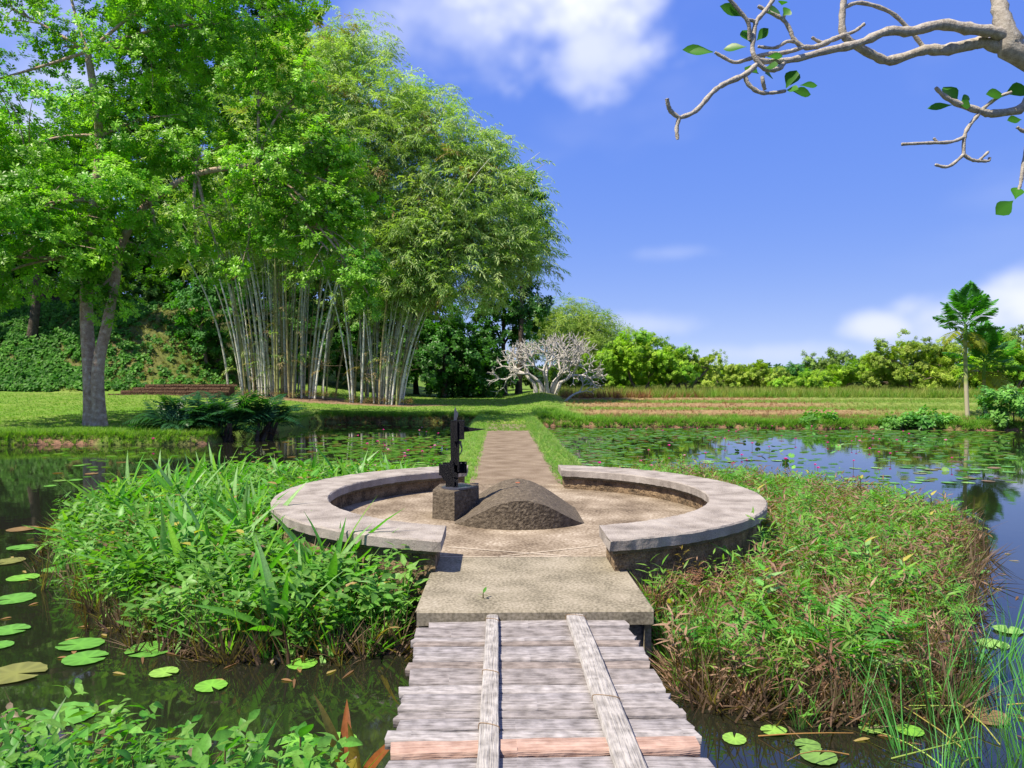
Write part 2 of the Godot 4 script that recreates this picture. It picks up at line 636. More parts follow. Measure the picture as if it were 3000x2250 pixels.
func build_ground() -> void:
	var xs := PackedFloat32Array()
	var x := -420.0
	while x < 560.0:
		xs.push_back(x)
		var a := absf(x - 0.25)
		x += 0.25 if a < 3.5 else 0.5 if a < 14.0 else 0.9 if a < 30.0 else 0.12 * (a - 22.0)
	var ds := PackedFloat32Array()
	var d := -30.0
	while d < 1500.0:
		ds.push_back(d)
		d += 3.0 if d < -1.0 else 0.34 if d < 60.0 else 1.4 if d < 105.0 else 0.12 * (d - 90.0)
	var b := MB.new()
	var lawn := Color(0.15, 0.32, 0.04)
	var dry := Color(0.42, 0.4, 0.14)
	var soil := Color(0.36, 0.21, 0.13)
	var mud := Color(0.05, 0.042, 0.03)
	var wide := xs.size()
	for j in ds.size():
		for i in wide:
			var px := xs[i]
			var dd := ds[j]
			var h := land(px, dd)
			var k := clampf(wob.get_noise_2d(px * 0.7 + 40.0, dd * 0.7) * 0.6 + 0.5 + wob.get_noise_2d(px * 0.15, dd * 0.25 + 70.0) * 0.5, 0.0, 1.0)
			var c := lawn.lerp(dry, k * 0.42)
			if dd < 21.0:
				c = c.lerp(mud, smooth(-0.05, -0.16, h + (k - 0.5) * 0.06))
			elif dd < 62.0 and h < 0.0:
				c = c.lerp(soil, smooth(-0.15, -0.24, h + (k - 0.5) * 0.05))
				c = c.lerp(mud, smooth(-0.4, -0.55, h))
			if px > 3.0 and dd > 33.0 and dd < 70.0:
				# cut faces between the tiers
				for e: Array in [[37.4, 0.3, 0.35, 0.0], [43.0, 0.4, 0.3, 1.0], [50.0, 0.5, 0.25, 0.0]]:
					var edge: float = e[0] + e[1] * sin(px * e[2] + e[3])
					c = c.lerp(soil.lerp(dry, 0.25), smooth(1.7, 0.6, absf(dd - edge - 0.25 - (k - 0.5) * 0.8)) * smooth(3.0, 5.0, px - 0.05 * (dd - 36.0)) * (1.0 - smooth(17.0, 22.0, px) * 0.8))
				c = c.lerp(dry, 0.35 * smooth(46.0, 56.0, dd))
			# litter under the bamboo, and bare earth on the embankment
			var e1 := Vector2((px + 10.0) / 7.6, (dd - 44.6) / 2.6).length()
			c = c.lerp(Color(0.36, 0.24, 0.15), smooth(1.1, 0.75, e1 + (k - 0.5) * 0.3))
			c = c.lerp(Color(0.24, 0.18, 0.09).lerp(Color(0.16, 0.24, 0.05), k), smooth(43.0, 44.5, dd) * smooth(-15.0, -18.0, px) * smooth(75.0, 60.0, dd))
			c = c.lerp(dry, 0.8 * smooth(1.8, 0.3, absf(dd - 27.6)) * smooth(1.6, 0.6, absf(px - 0.25)))
			c = c.lerp(Color(0.07, 0.12, 0.05), smooth(380.0, 430.0, dd))
			b.col = c
			b.vert(Vector3(px, h, -dd), Vector3.UP)
	for j in ds.size() - 1:
		for i in wide - 1:
			var a := j * wide + i
			b.face(a, a + 1, a + wide + 1)
			b.face(a, a + wide + 1, a + wide)
	# smooth normals
	for j in ds.size():
		for i in wide:
			var a := j * wide + i
			var l := b.v[j * wide + maxi(i - 1, 0)]
			var r := b.v[j * wide + mini(i + 1, wide - 1)]
			var n0 := b.v[maxi(j - 1, 0) * wide + i]
			var n1 := b.v[mini(j + 1, ds.size() - 1) * wide + i]
			b.n[a] = (r - l).cross(n1 - n0).normalized()
	structure("ground", b.mesh(), M.ground, "grassy ground round the lily pond, rising to lawn and terraced field", "ground")
	var w := MB.new()
	w.quad(Vector3(-900, WATER, 60), Vector3(900, WATER, 60), Vector3(900, WATER, -1500), Vector3(-900, WATER, -1500))
	structure("water", w.mesh(), M.water, "dark still pond water that mirrors trees and blue sky", "water")


func build_terrace() -> void:
	# round floor
	var b := MB.new()
	var m := 96
	var top := b.vert(Vector3(CENTRE.x, 0, CENTRE.y), Vector3.UP)
	for k in m:
		var a := TAU * k / m
		b.vert(Vector3(CENTRE.x + sin(a) * (RING - 0.1), 0, CENTRE.y + cos(a) * (RING - 0.1)), Vector3.UP)
	for k in m:
		b.face(top, top + 1 + k, top + 1 + (k + 1) % m)
	for k in m:
		var a := TAU * k / m
		var c := TAU * (k + 1) / m
		var p := Vector3(CENTRE.x + sin(a) * (RING - 0.1), 0, CENTRE.y + cos(a) * (RING - 0.1))
		var q := Vector3(CENTRE.x + sin(c) * (RING - 0.1), 0, CENTRE.y + cos(c) * (RING - 0.1))
		b.quad(p + Vector3.DOWN * 0.6, q + Vector3.DOWN * 0.6, q, p)
	var floor_ := structure("terrace_floor", b.mesh(), M.terrace, "round stained concrete floor inside the ring of benches", "floor")
	# pale mortar joints in the floor
	for seg: Array in [[Vector2(-0.47, -6.95), Vector2(0.65, -6.56)], [Vector2(0.92, -6.98), Vector2(-0.02, -6.56)], [Vector2(-0.6, -6.565), Vector2(1.02, -6.565)], [Vector2(1.2, -7.35), Vector2(1.92, -7.75)]]:
		var p: Vector2 = seg[0]
		var q: Vector2 = seg[1]
		var s := (q - p).normalized().orthogonal() * 0.006
		var j := MB.new()
		j.quad(Vector3(p.x - s.x, 0.009, p.y - s.y), Vector3(q.x - s.x, 0.009, q.y - s.y), Vector3(q.x + s.x, 0.009, q.y + s.y), Vector3(p.x + s.x, 0.009, p.y + s.y))
		part("mortar_joint", j.mesh(), M.mortar, floor_)
	# landing at the bridge end, with worn edges
	b = MB.new()
	var outline := PackedVector2Array()
	for k in 13:
		outline.push_back(Vector2(lerpf(-0.56, 1.05, k / 12.0), -5.04 + 0.008 * wob.get_noise_1d(k * 7.0)))
	outline.push_back(Vector2(1.04, -6.55))
	outline.push_back(Vector2(-0.55, -6.55))
	var rim := PackedVector3Array()
	for k in outline.size():
		rim.push_back(Vector3(outline[k].x, 0.004, outline[k].y))
	var mid := b.vert(Vector3(0.25, 0.005, -5.8), Vector3.UP)
	for k in rim.size():
		b.vert(rim[k], Vector3.UP)
	for k in rim.size():
		b.face(mid, mid + 1 + k, mid + 1 + (k + 1) % rim.size())
	for k in rim.size():
		var p := rim[k]
		var q := rim[(k + 1) % rim.size()]
		var o := (q - p).normalized().cross(Vector3.UP) * 0.012
		b.quad(p + o - Vector3(0, 0.012, 0), q + o - Vector3(0, 0.012, 0), q, p)
		b.quad(p + o * 0.8 - Vector3(0, 0.1, 0), q + o * 0.8 - Vector3(0, 0.1, 0), q + o - Vector3(0, 0.012, 0), p + o - Vector3(0, 0.012, 0))
		b.quad(p - o * 3.0 - Vector3(0, 0.1, 0), q - o * 3.0 - Vector3(0, 0.1, 0), q + o * 0.8 - Vector3(0, 0.1, 0), p + o * 0.8 - Vector3(0, 0.1, 0))
		b.quad(p - o * 5.0 - Vector3(0, 0.9, 0), q - o * 5.0 - Vector3(0, 0.9, 0), q - o * 5.0 - Vector3(0, 0.1, 0), p - o * 5.0 - Vector3(0, 0.1, 0))
	structure("landing_slab", b.mesh(), M.landing, "concrete landing slab between the plank bridge and the round terrace", "slab")
	# the path
	b = MB.new()
	var steps := 64
	for k in steps:
		var d0 := lerpf(11.2, 26.6, float(k) / steps)
		var d1 := lerpf(11.2, 26.6, float(k + 1) / steps)
		var l0 := -0.43 + 0.07 * wob.get_noise_1d(d0 * 2.2)
		var l1 := -0.43 + 0.07 * wob.get_noise_1d(d1 * 2.2)
		var r0 := 0.94 + 0.07 * wob.get_noise_1d(d0 * 2.2 + 90.0)
		var r1 := 0.94 + 0.07 * wob.get_noise_1d(d1 * 2.2 + 90.0)
		b.quad(Vector3(l0, -0.006, -d0), Vector3(r0, -0.006, -d0), Vector3(r1, -0.006, -d1), Vector3(l1, -0.006, -d1))
		b.quad(Vector3(l0, -0.12, -d1 + (d1 - d0)), Vector3(l0, -0.006, -d0), Vector3(l1, -0.006, -d1), Vector3(l1, -0.12, -d1))
		b.quad(Vector3(r0, -0.12, -d0), Vector3(r1, -0.12, -d1), Vector3(r1, -0.006, -d1), Vector3(r0, -0.006, -d0))
	structure("path", b.mesh(), M.path, "straight brown concrete path on a grassy causeway between the ponds", "path")
	bench(-1, "curved concrete bench ring on the side of the black sculpture")
	bench(1, "curved concrete bench ring on the side away from the sculpture")
	build_mound()


func bench(side: int, label: String) -> void:
	# half a ring, cut off square where the path passes through
	var o := thing("curved_bench", label, "bench", Vector3(CENTRE.x, 0, CENTRE.y), "curved benches round the terrace")
	var cut := 0.69 if side < 0 else 0.67
	swept(o, "seat_slab", M.seat, side, cut, PackedVector2Array([Vector2(RING_IN, SEAT - 0.012), Vector2(RING_IN + 0.012, SEAT), Vector2(RING - 0.012, SEAT), Vector2(RING, SEAT - 0.014), Vector2(RING - 0.004, SEAT - 0.095), Vector2(RING_IN + 0.004, SEAT - 0.095)]), 0.012)
	swept(o, "moulding", M.moulding, side, cut + 0.035, PackedVector2Array([Vector2(RING_IN + 0.04, SEAT - 0.097), Vector2(RING - 0.04, SEAT - 0.097), Vector2(RING - 0.045, SEAT - 0.13), Vector2(RING_IN + 0.045, SEAT - 0.13)]), 0.004)
	swept(o, "wall", M.rough_wall, side, cut + 0.055, PackedVector2Array([Vector2(RING_IN + 0.07, SEAT - 0.131), Vector2(RING - 0.07, SEAT - 0.131), Vector2(RING - 0.06, -0.5), Vector2(RING_IN + 0.06, -0.5)]), 0.008)


func swept(o: Node3D, called: String, mat: Material, side: int, cut: float, prof: PackedVector2Array, rough: float) -> void:
	var b := MB.new()
	var m := 170
	var w := prof.size()
	var rows := []
	for i in m + 1:
		var row := PackedVector3Array()
		for k in w:
			var r := prof[k].x
			var a := asin(cut / r)
			var t := lerpf(a, PI - a, float(i) / m)
			var q := Vector3(r * sin(t) * side, prof[k].y, -r * cos(t))
			if prof[k].y > -0.2:
				q += Vector3(wob.get_noise_3d(q.x * 22.0, k * 5.0, q.z * 22.0), wob.get_noise_3d(q.x * 16.0 + 50.0, k * 5.0, q.z * 16.0) * 0.6, wob.get_noise_3d(q.x * 22.0, k * 5.0 + 70.0, q.z * 22.0)) * rough
			row.push_back(q)
		rows.push_back(row)
	for k in w:
		var k2 := (k + 1) % w
		# one strip per side of the section, smooth along the sweep
		var first := b.v.size()
		for i in m + 1:
			var p: Vector3 = rows[i][k]
			var q: Vector3 = rows[i][k2]
			var along: Vector3 = rows[mini(i + 1, m)][k] - rows[maxi(i - 1, 0)][k]
			var nn := along.cross(q - p).normalized() * side
			b.vert(p, nn)
			b.vert(q, nn)
		for i in m:
			var a := first + i * 2
			if side > 0:
				b.face(a, a + 2, a + 3)
				b.face(a, a + 3, a + 1)
			else:
				b.face(a, a + 3, a + 2)
				b.face(a, a + 1, a + 3)
	for e: int in [0, m]:
		var mid := Vector3.ZERO
		for k in w:
			mid += rows[e][k] / w
		for k in w:
			var p: Vector3 = rows[e][k]
			var q: Vector3 = rows[e][(k + 1) % w]
			if (e == 0) == (side > 0):
				b.tri(mid, p, q)
			else:
				b.tri(mid, q, p)
	part(called, b.mesh(), mat, o)


func build_mound() -> void:
	# a bell-shaped ridge cut off by a round wall
	var o := thing("concrete_mound", "bell-shaped speckled concrete mound in the middle of the terrace", "mound", Vector3(CENTRE.x, 0, CENTRE.y))
	var b := MB.new()
	var r := 0.87
	var n := 44
	var m := 44
	for j in m + 1:
		for i in n + 1:
			var u := lerpf(-1.0, 1.0, float(i) / n)
			var x := u * 0.71
			var depth := sqrt(r * r - x * x)
			var z := lerpf(depth, -depth, float(j) / m)
			var h := 0.305 * pow(maxf(cos(u * PI / 2.0), 0.0), 1.25) + 0.004
			b.vert(Vector3(x, h + 0.012 * wob.get_noise_2d(x * 8.0, z * 8.0) * minf(h * 6.0, 1.0), z), Vector3.UP)
	for j in m:
		for i in n:
			var a := j * (n + 1) + i
			b.face(a, a + 1, a + n + 2)
			b.face(a, a + n + 2, a + n + 1)
	for j in m + 1:
		for i in n + 1:
			var a := j * (n + 1) + i
			b.n[a] = (b.v[j * (n + 1) + mini(i + 1, n)] - b.v[j * (n + 1) + maxi(i - 1, 0)]).cross(b.v[mini(j + 1, m) * (n + 1) + i] - b.v[maxi(j - 1, 0) * (n + 1) + i]).normalized()
	for e: int in [0, m]:
		for i in n:
			var p := b.v[e * (n + 1) + i]
			var q := b.v[e * (n + 1) + i + 1]
			var p0 := Vector3(p.x, -0.01, p.z)
			var q0 := Vector3(q.x, -0.01, q.z)
			if e == 0:
				b.quad(p0, q0, q, p)
			else:
				b.quad(q0, p0, p, q)
	part("body", b.mesh(), M.lichen, o)
	var c := MB.new()
	c.box(Vector3(-0.02, 0.27, -0.52), Vector3(0.03, 0.3, -0.48))
	part("brick_chip", c.mesh(), plain(lin(0.42, 0.13, 0.06), 0.9), o, Vector3(0.0, 0.012, 0.0))


func plank_mesh(length: float, wide: float, thick: float, rag: float) -> ArrayMesh:
	# along x, centred, top at y 0; ends and edges worn
	var b := MB.new()
	var m := 14
	var sd := rf(0, 900)
	var nrm := [Vector3(0, 1, -0.25), Vector3(0, 1, 0.25), Vector3(0, 0.4, 1), Vector3(0, -0.3, 1), Vector3(0, -0.3, -1), Vector3(0, 0.4, -1)]
	var skew0 := rf(-0.012, 0.012)
	var skew1 := rf(-0.012, 0.012)
	for i in m + 1:
		var x := lerpf(-length / 2.0, length / 2.0, float(i) / m)
		var e := 1.0 if i > 0 and i < m else 0.9
		var w0 := -wide / 2.0 * e + rag * wob.get_noise_2d(x * 2.5, sd)
		var w1 := wide / 2.0 * e + rag * wob.get_noise_2d(x * 2.5, sd + 60.0)
		var y := rag * 0.5 * wob.get_noise_2d(x * 1.8, sd + 120.0)
		var s := 0.006
		var sect := [Vector2(w0 + s, y), Vector2(w1 - s, y), Vector2(w1, y - s), Vector2(w1, y - thick), Vector2(w0, y - thick), Vector2(w0, y - s)]
		var skew := skew0 if i == 0 else skew1 if i == m else 0.0
		for k in 6:
			b.vert(Vector3(x + skew * sign(sect[k].x) + rf(-0.003, 0.003), sect[k].y, sect[k].x), nrm[k].normalized())
	for i in m:
		for k in 6:
			var a := i * 6 + k
			var c := i * 6 + (k + 1) % 6
			b.face(a, c, c + 6)
			b.face(a, c + 6, a + 6)
	for k in range(1, 5):
		b.tri(b.v[0], b.v[k + 1], b.v[k])
		b.tri(b.v[m * 6], b.v[m * 6 + k], b.v[m * 6 + k + 1])
	return b.mesh()


func build_bridge() -> void:
	var o := thing("plank_footbridge", "narrow footbridge of weathered grey planks under two long rails", "bridge", Vector3(0, 0, 0))
	var mats := []
	for k in 5:
		var top: Color = [Color(0.35, 0.325, 0.315), Color(0.29, 0.265, 0.255), Color(0.28, 0.24, 0.215), Color(0.32, 0.3, 0.3), Color(0.4, 0.375, 0.365)][k]
		mats.push_back(wood(40 + k, Color(top.r * 0.22, top.g * 0.21, top.b * 0.2), top, k * 0.37))
	var pink := wood(49, Color(0.2, 0.115, 0.085), Color(0.44, 0.31, 0.25), 0.1)
	# far edge, near edge (depth), left end, right end
	var rows := [[5.02, 4.9, -0.45, 0.85, 0], [4.885, 4.715, -0.53, 0.84, 1], [4.71, 4.635, -0.51, 0.87, 0], [4.63, 4.555, -0.51, 0.88, 2], [4.55, 4.415, -0.525, 0.885, 3], [4.405, 4.31, -0.51, 0.92, 0], [4.305, 4.2, -0.52, 0.94, 2],
		[4.195, 3.985, -0.505, 0.955, 1], [3.975, 3.87, -0.515, 0.965, 4], [3.865, 3.775, -0.54, 0.985, 3], [3.77, 3.665, -0.535, 0.975, 0], [3.66, 3.58, -0.54, 0.98, 1], [3.575, 3.455, -0.535, 0.975, 3], [3.445, 3.345, -0.57, 0.985, 4],
		[3.335, 3.215, -0.545, 0.99, 9], [3.205, 3.06, -0.55, 0.98, 3], [3.05, 2.93, -0.53, 0.97, 0], [2.92, 2.8, -0.55, 0.99, 1], [2.79, 2.66, -0.52, 0.96, 2], [2.65, 2.52, -0.54, 0.97, 4], [2.51, 2.36, -0.53, 0.98, 0], [2.35, 2.22, -0.55, 0.97, 3]]
	for r: Array in rows:
		var far: float = r[0]
		var near: float = r[1]
		var l: float = r[2]
		var e: float = r[3]
		var k: int = r[4]
		l = -0.535 + (5.0 - far) / 1.9 * 0.075 + rf(-0.02, 0.02) - (0.035 if k == 4 else 0.0) + (0.07 if far > 5.0 else 0.0)
		e = 0.845 + (5.0 - far) / 1.9 * 0.06 + rf(-0.015, 0.02)
		var y := -0.058 + rf(-0.006, 0.006) + (0.012 if k == 9 else 0.0)
		var p := part("plank", plank_mesh(e - l, far - near - rf(0.009, 0.016), 0.045 if k != 9 else 0.05, 0.016), pink if k == 9 else mats[k], o, Vector3((l + e) / 2.0, y, -(far + near) / 2.0))
		p.rotation = Vector3(rf(-0.02, 0.02), rf(-0.008, 0.008) + (0.012 if k == 9 else 0.0), rf(-0.006, 0.006))
		if k == 9:
			p.set_meta("label", "fresh pinkish plank with bark left on it")
	# two rails laid along the planks, built along x and turned
	for rail: Array in [[-0.045, -0.05, 0.082, 0.1, 0.0], [0.515, 0.56, 0.125, 0.135, 0.6]]:
		var b := MB.new()
		var m := 26
		var sect := 13
		for i in m + 1:
			var t := float(i) / m
			var d := lerpf(5.07, 2.3, t)
			var w: float = lerpf(rail[2], rail[3], t) * (1.0 if i > 0 and i < m else 0.92)
			var x: float = lerpf(rail[0], rail[1], t) + 0.006 * wob.get_noise_1d(d * 1.5 + rail[0] * 90.0)
			for k in sect:
				var a := PI * k / (sect - 1)
				var ww := w * 0.5 * (1.0 + 0.05 * wob.get_noise_2d(d * 4.0, k * 9.0 + rail[0] * 50.0))
				b.vert(Vector3(d - 3.7, pow(sin(a), 0.22) * 0.032, x + cos(a) * ww), Vector3(0, 1.0, cos(a) * (0.15 if absf(cos(a)) < 0.93 else 2.0)).normalized())
			if i > 0:
				for k in sect - 1:
					var a := (i - 1) * sect + k
					b.face(a, a + sect + 1, a + sect)
					b.face(a, a + 1, a + sect + 1)
		for e: int in [0, m]:
			for k in range(1, sect - 1):
				if e == 0:
					b.tri(b.v[0], b.v[k + 1], b.v[k])
				else:
					b.tri(b.v[m * sect], b.v[m * sect + k], b.v[m * sect + k + 1])
		var wm := wood(60 + int(rail[4] * 10.0), Color(0.13, 0.12, 0.11), Color(0.38, 0.36, 0.335), 0.2 + rail[4])
		var rl := part("rail", b.mesh(), wm, o, Vector3(0, -0.05, -3.7))
		rl.rotation.y = PI / 2
		for at: float in ([4.93, 4.05, 3.42] if rail[4] == 0.0 else [5.0, 3.72]):
			var pts := PackedVector3Array()
			var t := (5.07 - at) / 2.77
			var w: float = lerpf(rail[2], rail[3], t) * 0.53
			for k in 11:
				var a := PI * k / 10.0
				pts.push_back(Vector3(at - 3.7 - 0.02 * cos(a), pow(sin(a), 0.22) * 0.0345, lerpf(rail[0], rail[1], t) + cos(a) * w))
			var q := MB.new()
			q.tube(pts, taper(0.0024, 0.0024, 10), 5)
			part("wire_tie", q.mesh(), M.wire, rl)
	# bearers and stakes under the deck
	for x: float in [-0.3, 0.72]:
		var b := MB.new()
		b.tube(PackedVector3Array([Vector3(x, -0.155, -4.98), Vector3(x, -0.16, -3.6), Vector3(x, -0.155, -2.2)]), PackedFloat32Array([0.06, 0.065, 0.06]), 8)
		part("bearer", b.mesh(), mats[2], o)
		for d: float in [4.6, 3.1]:
			var s := MB.new()
			s.tube(PackedVector3Array([Vector3(x, -0.15, -d), Vector3(x, -1.35, -d)]), PackedFloat32Array([0.05, 0.05]), 8)
			part("stake", s.mesh(), mats[2], o)


func build_sculpture() -> void:
	# plinth: an uneven six-sided block
	var poly := [Vector2(-0.76, -8.43), Vector2(-0.50, -8.25), Vector2(-0.27, -8.60), Vector2(-0.24, -8.80), Vector2(-0.45, -9.0), Vector2(-0.72, -8.88)]
	var o := thing("concrete_plinth", "low six-sided lichen-stained concrete plinth under the black sculpture", "plinth", Vector3(-0.5, 0, -8.6))
	var b := MB.new()
	var m := poly.size()
	var levels := [[0.0, 1.0], [0.31, 0.985], [0.327, 0.965], [0.332, 0.93]]
	for k in m:
		var p: Vector2 = poly[k] - Vector2(-0.5, -8.6)
		var q: Vector2 = poly[(k + 1) % m] - Vector2(-0.5, -8.6)
		for l in 3:
			var s0: float = levels[l][1]
			var s1: float = levels[l + 1][1]
			b.quad(Vector3(p.x * s0, levels[l][0], p.y * s0), Vector3(q.x * s0, levels[l][0], q.y * s0), Vector3(q.x * s1, levels[l + 1][0], q.y * s1), Vector3(p.x * s1, levels[l + 1][0], p.y * s1))
		b.tri(Vector3(0, 0.332, 0), Vector3(p.x * 0.93, 0.332, p.y * 0.93), Vector3(q.x * 0.93, 0.332, q.y * 0.93))
	part("block", b.mesh(), M.lichen, o)
	# the sculpture: welded black iron, seen in x and height; depth from its own z
	var s := thing("iron_sculpture", "tall black welded iron sculpture with a blade and a pointer", "sculpture", Vector3(-0.866, 1.31, -8.5))
	var k := 0.000889
	var flat := func(called: String, pts: Array, z0: float, z1: float, mat: Material, parent: Node) -> MeshInstance3D:
		var q := MB.new()
		var pg := PackedVector2Array()
		for i in pts.size():
			pg.push_back(Vector2(pts[i][0] * k, -pts[i][1] * k))
		q.extrude(pg, z0, z1)
		return part(called, q.mesh(), mat, parent)
	var post: MeshInstance3D = flat.call("post", [[346, 232], [404, 226], [450, 300], [452, 800], [352, 800]], -0.05, 0.05, M.iron, s)
	flat.call("flange", [[396, 470], [462, 470], [462, 880], [440, 880], [440, 500], [396, 500]], 0.02, 0.075, M.iron, post)
	flat.call("blade", [[388, 240], [391, 160], [396, 95], [406, 50], [416, 82], [420, 92], [432, 120], [446, 138], [443, 170], [430, 200], [420, 240]], -0.01, 0.012, M.plate, s)
	var clamp_: MeshInstance3D = flat.call("clamp_block", [[393, 226], [440, 220], [440, 490], [400, 490]], -0.02, 0.085, M.iron, s)
	flat.call("plate", [[452, 222], [523, 226], [523, 466], [452, 470]], -0.02, 0.07, M.iron, clamp_)
	flat.call("pin", [[440, 240], [452, 240], [452, 460], [440, 460]], 0.0, 0.04, M.iron, clamp_)
	flat.call("pointer", [[523, 305], [560, 312], [640, 325], [730, 335], [805, 338], [740, 350], [650, 362], [570, 372], [523, 374]], -0.02, 0.03, M.iron, s)
	flat.call("hook_strap", [[448, 490], [486, 490], [490, 545], [500, 570], [498, 620], [482, 652], [462, 676], [452, 668], [474, 640], [484, 612], [484, 585], [470, 552], [466, 520], [458, 640], [448, 660]], 0.0, 0.014, M.plate, s)
	var hop: MeshInstance3D = flat.call("hopper", [[200, 792], [390, 800], [390, 1110], [285, 1114], [287, 1010], [255, 985], [230, 935], [200, 925]], -0.01, 0.03, M.iron, s)
	flat.call("back_panel", [[236, 782], [392, 782], [392, 940], [236, 940]], -0.12, -0.1, M.iron, hop)
	flat.call("side_panel", [[200, 792], [214, 792], [214, 925], [200, 925]], -0.12, -0.012, M.iron, hop)
	flat.call("brace", [[338, 738], [384, 738], [400, 880], [440, 905], [440, 960], [395, 945], [350, 820]], 0.032, 0.07, M.iron, s)
	var bp: MeshInstance3D = flat.call("bolt_plate", [[452, 758], [556, 756], [556, 905], [452, 908]], -0.005, 0.012, M.iron, s)
	for x: float in [484.0, 540.0]:
		flat.call("rib", [[x - 22, 762], [x - 8, 762], [x - 8, 903], [x - 22, 903]], 0.013, 0.035, M.iron, bp)
		var c := CylinderMesh.new()
		c.top_radius = 0.008
		c.bottom_radius = 0.008
		c.height = 0.008
		var bolt := part("bolt", c, plain(lin(0.3, 0.27, 0.2), 0.5), bp, Vector3(x * k, -776 * k, 0.016))
		bolt.rotation.x = PI / 2
	flat.call("bracket", [[378, 975], [440, 975], [445, 1000], [445, 1110], [425, 1110], [425, 1010], [400, 1010], [400, 1110], [378, 1110]], 0.032, 0.08, M.iron, s)
	flat.call("core", [[380, 800], [470, 800], [470, 900], [440, 920], [440, 1112], [380, 1112]], -0.06, -0.012, M.iron, s)
	# base plate: a flat pointed leaf of iron
	var pl := MB.new()
	var shape := [Vector2(-0.66, -8.5), Vector2(-0.56, -8.36), Vector2(-0.46, -8.34), Vector2(-0.36, -8.42), Vector2(-0.285, -8.52), Vector2(-0.36, -8.68), Vector2(-0.44, -8.8), Vector2(-0.52, -8.78), Vector2(-0.62, -8.64)]
	for i in shape.size():
		var p: Vector2 = shape[i] - Vector2(-0.866, -8.5)
		var q: Vector2 = shape[(i + 1) % shape.size()] - Vector2(-0.866, -8.5)
		pl.tri(Vector3(0.38, -0.957, -0.05), Vector3(p.x, -0.96, p.y), Vector3(q.x, -0.96, q.y))
		pl.quad(Vector3(p.x, -0.98, p.y), Vector3(q.x, -0.98, q.y), Vector3(q.x, -0.96, q.y), Vector3(p.x, -0.96, p.y))
	part("base_plate", pl.mesh(), M.plate, s)


# ---------------------------------------------------------------- foliage pieces

func sprig(leaves: int, length: float, wide: float, shape: int, spread: float, stem: float, sd: int) -> ArrayMesh:
	# leaves round the end of a twig that points up (+y)
	var r := RandomNumberGenerator.new()
	r.seed = sd
	var b := MB.new()
	for i in leaves:
		var t := float(i) / leaves
		var a := i * 2.4 + r.randf_range(-0.4, 0.4)
		var lift := r.randf_range(0.1, 1.0) * (1.0 - spread) + 0.05
		var dir := Vector3(cos(a), lift + r.randf_range(-0.25, 0.25), sin(a)).normalized()
		var g := r.randf_range(0.72, 1.0)
		b.col = Color(g, g, g)
		var side := dir.cross(Vector3.UP).normalized()
		var up := side.cross(dir).rotated(dir, r.randf_range(-0.5, 0.5))
		b.leaf(Vector3(0, stem * t, 0) + dir * length * 0.12, dir, up, length * r.randf_range(0.75, 1.15), wide * r.randf_range(0.85, 1.15), shape, r.randf_range(0.05, 0.35), 3, 0.22)
	return b.mesh()


func spray(leaves: int, length: float, wide: float, twig: float, sd: int) -> ArrayMesh:
	# a drooping bamboo twig with narrow leaves
	var r := RandomNumberGenerator.new()
	r.seed = sd
	var b := MB.new()
	for i in leaves:
		var t := (i + 0.5) / leaves
		var p := Vector3(twig * t, -twig * 0.35 * t * t, 0)
		var a := r.randf_range(-1.1, 1.1) + (0.7 if i % 2 else -0.7)
		var dir := Vector3(cos(a), r.randf_range(-0.75, 0.15), sin(a)).normalized()
		var g := r.randf_range(0.72, 1.0)
		b.col = Color(g, g, g)
		b.leaf(p, dir, Vector3.UP.rotated(dir, r.randf_range(-0.7, 0.7)), length * r.randf_range(0.7, 1.2), wide, 2, r.randf_range(0.1, 0.45), 2, 0.15)
	return b.mesh()


func frond_into(b: MB, r: RandomNumberGenerator, length: float, wide: float, pairs: int, arch: float, narrow: float) -> void:
	# a pinnate frond that grows from the origin along +x and arches over; its stalk and leaflets
	var pts := PackedVector3Array()
	for i in 9:
		var t := i / 8.0
		pts.push_back(Vector3(length * t * (1.0 - arch * 0.25 * t), length * (0.55 * t - arch * t * t), 0))
	b.tube(pts, taper(length * 0.011, length * 0.002, 8), 4, false)
	for i in pairs:
		var t := 0.14 + 0.86 * (i + 0.5) / pairs
		var k := t * 8.0
		var q := mini(int(k), 7)
		var p := pts[q].lerp(pts[q + 1], k - q)
		var along := (pts[q + 1] - pts[q]).normalized()
		var up := Vector3(0, 0, 1).cross(along).normalized()
		for s: int in [-1, 1]:
			var dir := (Vector3(0, 0, s) + along * 0.55 - up * r.randf_range(-0.1, 0.25)).normalized()
			var g := r.randf_range(0.75, 1.0)
			var keep := b.col
			b.col = Color(keep.r * g, keep.g * g, keep.b * g)
			b.leaf(p, dir, up, wide * (sin(PI * pow(t, 0.7)) * 0.85 + 0.18), narrow, 2, 0.2, 2, 0.1)
			b.col = keep


func tuft(blades: int, tall: float, wide: float, lean: float, sd: int) -> ArrayMesh:
	var r := RandomNumberGenerator.new()
	r.seed = sd
	var b := MB.new()
	for i in blades:
		var a := r.randf_range(0, TAU)
		var dir := Vector3(cos(a) * lean * r.randf(), 1.0, sin(a) * lean * r.randf()).normalized()
		var g := r.randf_range(0.7, 1.0)
		b.col = Color(g, g * r.randf_range(0.94, 1.0), g)
		b.leaf(Vector3(cos(a), 0, sin(a)) * tall * 0.12 * r.randf(), dir, Vector3(cos(a), 0.2, sin(a)), tall * r.randf_range(0.5, 1.1), wide, 3, -r.randf_range(0.0, 0.5), 3, 0.1)
	return b.mesh()


# ---------------------------------------------------------------- trees

var tree_where: Array
var tree_tint: PackedColorArray


